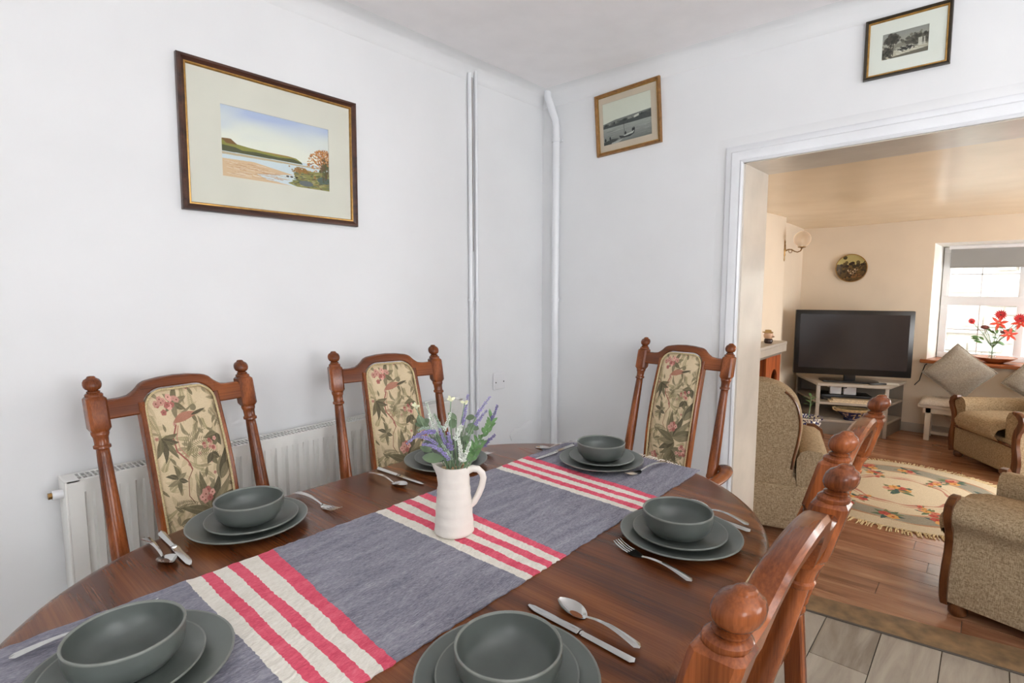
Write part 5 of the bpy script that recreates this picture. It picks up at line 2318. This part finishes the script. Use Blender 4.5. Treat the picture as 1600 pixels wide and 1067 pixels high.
b.lathe([(0, .0), (.06, 0), (.065, .012), (.06, .02), (.085, .05), (.12, .085), (.12, .092), (.112, .09), (.06, .04), (0, .035)], 28, sx=1.1, sy=.7)
b.build('body', M['navy'], t, smooth=50)
b = MB()
b.lathe([(.118, .086), (.126, .096), (.135, .112), (.128, .116), (.115, .10)], 28, sx=1.1, sy=.7)
b.build('rim', M['ivory'], t, smooth=60)
for s in (-1, 1):
    b = MB()
    b.tube([(s * .125, 0, .085), (s * .16, 0, .10), (s * .165, 0, .118), (s * .15, 0, .122), (s * .135, 0, .112)], .009, 8)
    b.build('handle', M['ivory'], t)
# planter
t = thing('planter', 'blue and white china planter on floor beside the corner unit', 'planter', (5.66, 1.245, LF))
b = MB()
b.lathe([(0, 0), (.075, 0), (.08, .012), (.072, .03), (.09, .08), (.108, .15), (.112, .19), (.104, .215), (.112, .225), (.125, .228), (.125, .242), (.104, .242), (.096, .21), (0, .2)], 32)
b.build('pot', M['delft'], t, smooth=50)
pl = thing('potted_plant', 'small green plant growing in the blue and white planter', 'plant', (5.66, 1.245, LF + .205))
b = MB()
b.lathe([(0, .008), (.08, .004), (.095, 0)], 18)
b.build('soil', plain('soil', (52, 40, 30), .95, var=.2, nscale=60), pl)
b = MB()
b.tube([(0, 0, 0), (.005, -.01, .12), (-.005, -.02, .24)], .004, 6)
b.build('stem', M['stemgreen'], pl)
for k in range(9):
    b = MB()
    a = k * 2.4
    d = Vector((math.cos(a), math.sin(a), .55 + .1 * (k % 3)))
    leaf_blade(b, Vector((0, -.012, .13 + .012 * k)), d, Vector((0, 0, 1)), .07, .022, -.5)
    b.build('leaf', M['leafbright'], pl, smooth=60)
# power cable
o = MB()
o.tube([(6.60, .53, .36), (6.66, .50, .40), (6.71, .49, .46), (6.735, .47, .545), (6.74, .455, .56)], .005, 6)
tag(o.build('power_cable', M['tv']), 'black cable running from behind the television to the window sill', 'cable')

# ------------------------------------------------------------------ wall plate and sconce
M['plateart'] = image_mat('painted_plate', paint_plate(), .3)
t = thing('decorative_plate', 'round painted decorative plate hanging on the living room far wall', 'wall plate', (XL - .002, 1.152, 1.512))
b = MB()
b.lathe([(0, .010), (.09, .010), (.128, .020), (.143, .026), (.145, .023), (.13, .014), (.09, .0), (0, 0)], 48, Matrix.Rotation(-math.pi / 2, 4, 'Y'))
b.build('plate', M['plateart'], t, smooth=50, uv=lambda p: (.5 - p.y / .29, .5 + p.z / .29))
b = MB()
b.tube([(-.024, .143 * math.cos(a), .143 * math.sin(a)) for a in np.linspace(0, 2 * math.pi, 41)[:-1]], .004, 6, closed=True)
b.build('gilt_edge', M['gold'], t)

sc = thing('wall_sconce', 'brass wall lamp with round clear glass globe beside the fireplace', 'wall lamp', (5.53, 1.489, 1.655))
b = MB()
b.lathe([(0, -.105), (.006, -.1), (.012, -.085), (.008, -.06), (.016, -.045), (.012, -.02), (.022, 0), (.014, .025), (.016, .045), (.010, .06), (.013, .075), (.005, .09), (0, .1)], 12, sy=.6)
b.build('back_plate', M['brass'], sc)
b = MB()
arm = [(0, -.01, -.005), (0, -.035, .005), (0, -.06, .004), (0, -.085, -.014), (0, -.11, -.022), (0, -.135, -.012), (0, -.145, .008)]
b.tube(arm, [.006, .006, .005, .005, .005, .005, .006], 8)
b.tube([(0, -.05 + .014 * math.cos(a), -.012 + .014 * math.sin(a)) for a in np.linspace(1.5, 7.0, 16)], .003, 6)
b.lathe([(.006, 0), (.012, .006), (.034, .012), (.034, .016), (.02, .02)], 16, T(0, -.145, .008))
b.build('arm', M['brass'], sc)
b = MB()
b.lathe([(.036 if k == 0 else .072 * math.sin(a), .094 - .072 * math.cos(a)) for k, a in enumerate(np.linspace(.5, math.pi - .25, 16))], 24, T(0, -.145, .0), cap=False)
M['globe'] = thin_glass('etched_globe_glass', (252, 248, 242), .9)
gt = M['globe'].node_tree
g_mix = gt.nodes['Mix Shader']
g_df = gt.nodes.new('ShaderNodeBsdfTranslucent')
g_df.inputs['Color'].default_value = col4((246, 236, 224))
gt.links.new(g_df.outputs[0], g_mix.inputs[2])
b.build('glass_globe', M['globe'], sc, smooth=80)
b = MB()
b.lathe([(0, .028), (.010, .03), (.010, .06), (.018, .085), (.014, .105), (0, .115)], 12, T(0, -.145, 0))
b.build('bulb', M['mount_white'], sc)

# ------------------------------------------------------------------ fireplace
fp = thing('fire_surround', 'fire surround of orange wood with arched niche and scalloped grey shelf', 'fireplace', (4.4, 1.49, LF))
mx0, mx1 = -.22, .76
b = MB()
b.box(mx0, mx1, -.16, -.001, .96, .988, .004)
b.build('mantel_shelf', M['greige_light'], fp)
b = MB()
pts = [(mx0 + .01, .0)]
k = 0
x = mx0 + .01
n = 26
for i in range(n + 1):
    for q in range(5):
        u = (i + q / 5) / (n + 1)
        pts.append((mx0 + .01 + (mx1 - mx0 - .02) * u, -.062 + .012 * abs(math.cos(math.pi * (i + q / 5)))))
pts = [(mx0 + .01, 0)] + pts[1:] + [(mx1 - .01, -.05), (mx1 - .01, 0)]
MXZ = Matrix(((1, 0, 0, 0), (0, 0, 1, -.158), (0, 1, 0, .96), (0, 0, 0, 1)))
b.prism([(p[0], p[1]) for p in pts], 0, .02, MXZ)
b.build('scalloped_apron', M['greige_light'], fp, smooth=None)
b = MB()
b.box(mx0 + .03, mx1 - .03, -.125, -.002, .875, .96, .004)
b.build('frieze', M['greige'], fp)
for s, (x0, x1) in enumerate(((.33, .725),)):
    b = MB()                                               # pilaster with an arched opening
    xc = (x0 + x1) / 2 + .03
    hwid = .085
    zb, zt = .12, .76
    outer = [(x0, 0), (x1, 0), (x1, .875), (x0, .875)]
    arc = [(xc + hwid * math.cos(a), zt - hwid + hwid * math.sin(a)) for a in np.linspace(0, math.pi, 13)]
    def front(y):
        return y
    vs, fs = [], []
    hole = [(xc - hwid, zb), (xc + hwid, zb)] + arc
    # frame pieces around the hole
    b.box(x0, xc - hwid, -.12, -.10, 0, .875)
    b.box(xc + hwid, x1, -.12, -.10, 0, .875)
    b.box(xc - hwid, xc + hwid, -.12, -.10, 0, zb)
    for (xa, za_), (xb_, zb_) in zip(arc[:-1], arc[1:]):
        b.add([(xa, -.12, za_), (xb_, -.12, zb_), (xb_, -.12, .875), (xa, -.12, .875), (xa, -.10, za_), (xb_, -.10, zb_), (xb_, -.10, .875), (xa, -.10, .875)],
              [(0, 1, 2, 3), (4, 7, 6, 5), (0, 4, 5, 1), (2, 6, 7, 3)])
    b.box(x0, x0 + .015, -.10, -.004, 0, .875)
    b.box(x1 - .015, x1, -.10, -.004, 0, .875)
    b.build('pilaster', M['pine'], fp, smooth=30)
    b = MB()
    b.box(x0 + .016, x1 - .016, -.02, -.006, .02, .87)
    b.build('niche_back', M['black_iron'], fp)
    for zz in (.30, .45, .60):
        b = MB()
        b.box(x0 + .016, x1 - .016, -.098, -.021, zz, zz + .006)
        b.build('glass_shelf', M['greige_light'], fp)
b = MB()
b.box(-.20, .33, -.06, -.004, 0, .872)
b.build('fire_back', M['black_iron'], fp)
b = MB()
b.tube([(.36, -.124, .47), (.36, -.15, .50), (.36, -.15, .54), (.36, -.124, .56)], .009, 8)
b.lathe([(0, 0), (.018, .003), (.018, .008), (0, .012)], 12, T(.36, -.12, .57) @ Matrix.Rotation(math.pi / 2, 4, 'X'))
b.build('brass_ornament', M['brass'], fp)
h = thing('hearth', 'low terracotta hearth with white kerb in front of the fire surround', 'hearth', (4.45, 1.345, LF))
b = MB()
b.box(-.08, 1.03, -.14, .022, 0, .045)
b.build('slab', M['terracotta'], h)
b = MB()
b.box(-.08, 1.055, -.165, -.14, 0, .06, .004)
b.box(1.03, 1.055, -.14, .14, 0, .06, .004)
b.build('kerb', M['gloss'], h)
# toby jug and leaning frame on the mantel shelf
t = thing('toby_jug', 'small china head-shaped jug with hat on the fireplace shelf', 'figurine', (4.86, 1.40, LF + .9885))
b = MB()
b.lathe([(0, 0), (.028, 0), (.034, .012), (.034, .03), (.026, .04), (0, .042)], 16)
b.build('collar', plain('dark_glaze', (52, 36, 34), .25), t, smooth=60)
b = MB()
b.lathe([(.024, .036), (.036, .05), (.038, .068), (.032, .085), (0, .088)], 16)
b.lathe([(0, 0), (.008, .004), (.006, .014), (0, .018)], 8, T(-.012, -.034, .058) @ Matrix.Rotation(R(90), 4, 'X'))
b.build('face', plain('flesh_glaze', (206, 168, 138), .3), t, smooth=60)
b = MB()
b.lathe([(.026, .082), (.050, .09), (.048, .098), (.030, .096), (.028, .112), (0, .116)], 3)
b.build('hat', plain('tan_glaze', (188, 158, 104), .3), t, smooth=50)
b = MB()
b.tube([(.03, .01, .08), (.055, .015, .075), (.056, .015, .05), (.034, .01, .04)], .005, 8)
b.build('handle', M['ivory'], t)
t = thing('leaning_mirror', 'green framed mirror leaning on the fireplace shelf behind door jamb', 'mirror', (4.40, 1.455, LF + .9885))
t.rotation_euler = (R(-7), 0, 0)
b = MB()
for (a, c_, d, e) in ((-.25, -.22, 0, .36), (.22, .25, 0, .36), (-.22, .22, 0, .03), (-.22, .22, .33, .36)):
    b.box(a, c_, -.02, 0, d, e, .003)
b.build('frame', plain('verdigris_frame', (84, 88, 76), .5, var=.1, nscale=40), t)
b = MB()
b.box(-.222, .222, -.010, -.006, .028, .332)
b.build('glass', plain('mirror_silver', (210, 212, 212), .05, metal=1.0, var=0), t, smooth=None)

# ------------------------------------------------------------------ bench, cushions, window-sill flowers
M['bench'] = plain('off_white_bench_paint', (214, 206, 192), .5, var=.03)
t = thing('bench', 'low white wooden bench under the living room window', 'bench', (6.58, -.18, LF))
b = MB()
b.box(-.14, .14, -.66, .66, .315, .345, .004)
b.build('seat', M['bench'], t)
b = MB()
b.box(-.125, -.105, -.62, .62, .265, .315)
b.build('rail', M['bench'], t)
for sx in (-1, 1):
    for sy in (-1, 1):
        b = MB()
        b.box(sx * .105 - .02, sx * .105 + .02, sy * .58 - .022, sy * .58 + .022, 0, .315, .003)
        b.build('leg', M['bench'], t)
b = MB()
b.tube([(.0, .55, .30), (0, .2, .05)], .014, 4)
b.tube([(.0, -.55, .30), (0, -.2, .05)], .014, 4)
b.box(-.015, .015, -.56, .56, .045, .07)
b.build('brace', M['bench'], t)
t = thing('bench_pad', 'fluffy pale grey seat pad along the white bench', 'seat pad', (6.575, -.18, LF + .346))
b = MB()


def padf(u, v):
    x, y = 2 * u - 1, 2 * v - 1
    e = max(0, (1 - abs(x) ** 6) * (1 - abs(y) ** 30)) ** .5
    return (x * .15, y * .655, .002 + .052 * e + .004 * rs.uniform(-1, 1) * e)


b.grid(padf, 20, 90)
b.grid(lambda u, v: ((2 * u - 1) * .15, (2 * v - 1) * .655, .001), 2, 2)
b.build('pad', M['pad'], t, smooth=80)


def cushion(label, loc, roll, tilt, half=.215, th=.075, yaw=0):
    t = thing('cushion', label, 'cushion', loc, group='grey scatter cushions on the bench')
    b = MB()
    def side(sg):
        def fn(u, v):
            x, y = 2 * u - 1, 2 * v - 1
            e = (max(0, (1 - x * x)) * max(0, (1 - y * y))) ** .42
            pin = 1 - .10 * (abs(x * y) ** 1.0) * 0 - .07 * ((1 - abs(x)) * abs(y) ** 3 + (1 - abs(y)) * abs(x) ** 3)
            wr = .006 * math.sin(9 * x + 4 * y) * e
            return (sg * (th * e + wr) , x * half * pin, y * half * pin)
        return fn
    b.grid(side(1), 22, 22)
    b.grid(side(-1), 22, 22)
    b.build('cover', M['fur'], t, smooth=80)
    b = MB()
    rim = []
    for (x0, y0, x1, y1) in ((-1, -1, 1, -1), (1, -1, 1, 1), (1, 1, -1, 1), (-1, 1, -1, -1)):
        for k in range(10):
            f = k / 10
            x, y = x0 + (x1 - x0) * f, y0 + (y1 - y0) * f
            pin = 1 - .07 * ((1 - abs(x)) * abs(y) ** 3 + (1 - abs(y)) * abs(x) ** 3)
            rim.append((0, x * half * pin, y * half * pin))
    b.tube(rim, .007, 6, closed=True)
    b.build('seam', M['fur'], t)
    t.rotation_mode = 'XYZ'
    Mx = Matrix.Rotation(yaw, 4, 'Z') @ Matrix.Rotation(tilt, 4, 'Y') @ Matrix.Rotation(roll, 4, 'X')
    t.rotation_euler = Mx.to_euler()
    return t


cushion('grey plush cushion standing on its corner on the bench by the sill', (6.60, .205, .515), R(40), R(14), .194)
cushion('grey ribbed cushion half hidden behind the armchair on the bench', (6.60, -.37, .50), R(35), R(14), .194)

bw = thing('sill_bowl', 'shallow copper coloured wooden bowl on the window sill', 'bowl', (6.86, -.045, WZ0 + .0045))
b = MB()
b.lathe([(0, .0), (.06, 0), (.07, .008), (.11, .022), (.155, .05), (.16, .054), (.15, .052), (.1, .028), (0, .014)], 40)
b.build('body', M['oiled'], bw, smooth=50)
vs_ = thing('glass_vase', 'clear glass vase of red lilies standing on the window sill', 'vase', (6.90, -.02, WZ0 + .020))
b = MB()
b.lathe([(0, 0), (.034, 0), (.036, .006), (.026, .03), (.03, .10), (.042, .17), (.040, .17), (.028, .10), (.024, .035), (0, .012)], 24)
b.build('body', thin_glass('vase_glass', (244, 248, 246), .1), vs_, smooth=60)
M['lily'] = plain('red_lily', (214, 74, 52), .6, var=.12, nscale=60)
M['gerbera'] = plain('crimson_gerbera', (196, 48, 52), .6, var=.15, nscale=60)
M['burgundy'] = plain('burgundy_bud', (112, 62, 56), .7, var=.15, nscale=60)
FL = [('lily', 1560, 505, 'red lily at upper middle of the sill vase', 'lily', .075), ('lily', 1576, 523, 'orange red lily lower in the sill vase', 'lily', .07), ('lily', 1594, 505, 'red lily at right edge of the sill vase', 'lily', .07),
      ('gerbera', 1518, 502, 'single crimson bloom leaning left from the sill vase', 'gerbera', .034), ('gerbera', 1564, 492, 'crimson daisy-like bloom at the top of the sill vase', 'gerbera', .05), ('gerbera', 1594, 498, 'crimson daisy-like bloom at the top right of the sill vase', 'gerbera', .05),
      ('bud', 1539, 511, 'burgundy seed head at left of the sill vase', 'burgundy', .035), ('bud', 1568, 519, 'dark seed head between the sill lilies', 'burgundy', .028)]
v0 = Vector((6.90, -.02, WZ0 + .14))
for kind, px_, py_, lb, mt, sz in FL:
    tt = R(5.83)
    a, v = (px_ - 800) / 857, -(py_ - 533.5) / 857
    d = Fv * (math.cos(tt) + v * math.sin(tt)) + Rv * a + Vector((0, 0, v * math.cos(tt) - math.sin(tt)))
    p = camp + d * ((6.88 + rs.uniform(-.03, .02)) / d.x)
    t = thing({'lily': 'lily', 'gerbera': 'gerbera', 'bud': 'seed_head'}[kind], lb, 'flower', v0[:])
    q = p - v0
    b = MB()
    b.tube([Vector((0, 0, -.1)), Vector((0, 0, 0)), q * .5 + Vector((0, 0, .02)), q], .003, 6)
    b.build('stem', M['stemgreen'], t)
    face = (Vector((-1, rs.uniform(-.4, .4), rs.uniform(.1, .5)))).normalized()
    s = face.orthogonal().normalized()
    u = face.cross(s)
    if kind == 'bud':
        b = MB()
        b.lathe([(0, -sz * .6), (sz * .7, -sz * .4), (sz, 0), (sz * .7, sz * .4), (0, sz * .55)], 14, T(*q))
        b.build('head', M[mt], t, smooth=60)
        continue
    n = 6 if kind == 'lily' else 16
    b = MB()
    for k in range(n):
        an = 2 * math.pi * k / n
        o = s * math.cos(an) + u * math.sin(an)
        leaf_blade(b, q, o * .95 + face * .35, face, sz, sz * (.36 if kind == 'lily' else .3), -.35)
    b.build('petals', M[mt], t, smooth=60)
    b = MB()
    b.lathe([(0, -.004), (sz * .18, 0), (sz * .1, .006), (0, .007)], 10, T(*(q + face * .006)))
    b.build('centre', M['burgundy'] if kind == 'gerbera' else M['cream_bud'], t)
t = thing('vase_foliage', 'loose green leaves among the red flowers on the sill', 'foliage', v0[:])
for k in range(16):
    b = MB()
    a = rs.uniform(0, 6.3)
    d = Vector((math.cos(a) * .4, math.sin(a), rs.uniform(-.1, .6)))
    st = Vector((rs.uniform(-.02, .02), rs.uniform(-.1, .1), rs.uniform(.03, .20)))
    leaf_blade(b, st, d, Vector((-1, 0, .6)), rs.uniform(.05, .085), .026, -.3)
    b.build('leaf', M['leafbright'], t, smooth=60)
b = MB()
for k in range(6):
    b.tube([(0, 0, -.1), (0, 0, 0), (0, rs.uniform(-.1, .1), rs.uniform(.08, .2))], .002, 5)
b.build('stems', M['stemgreen'], t)
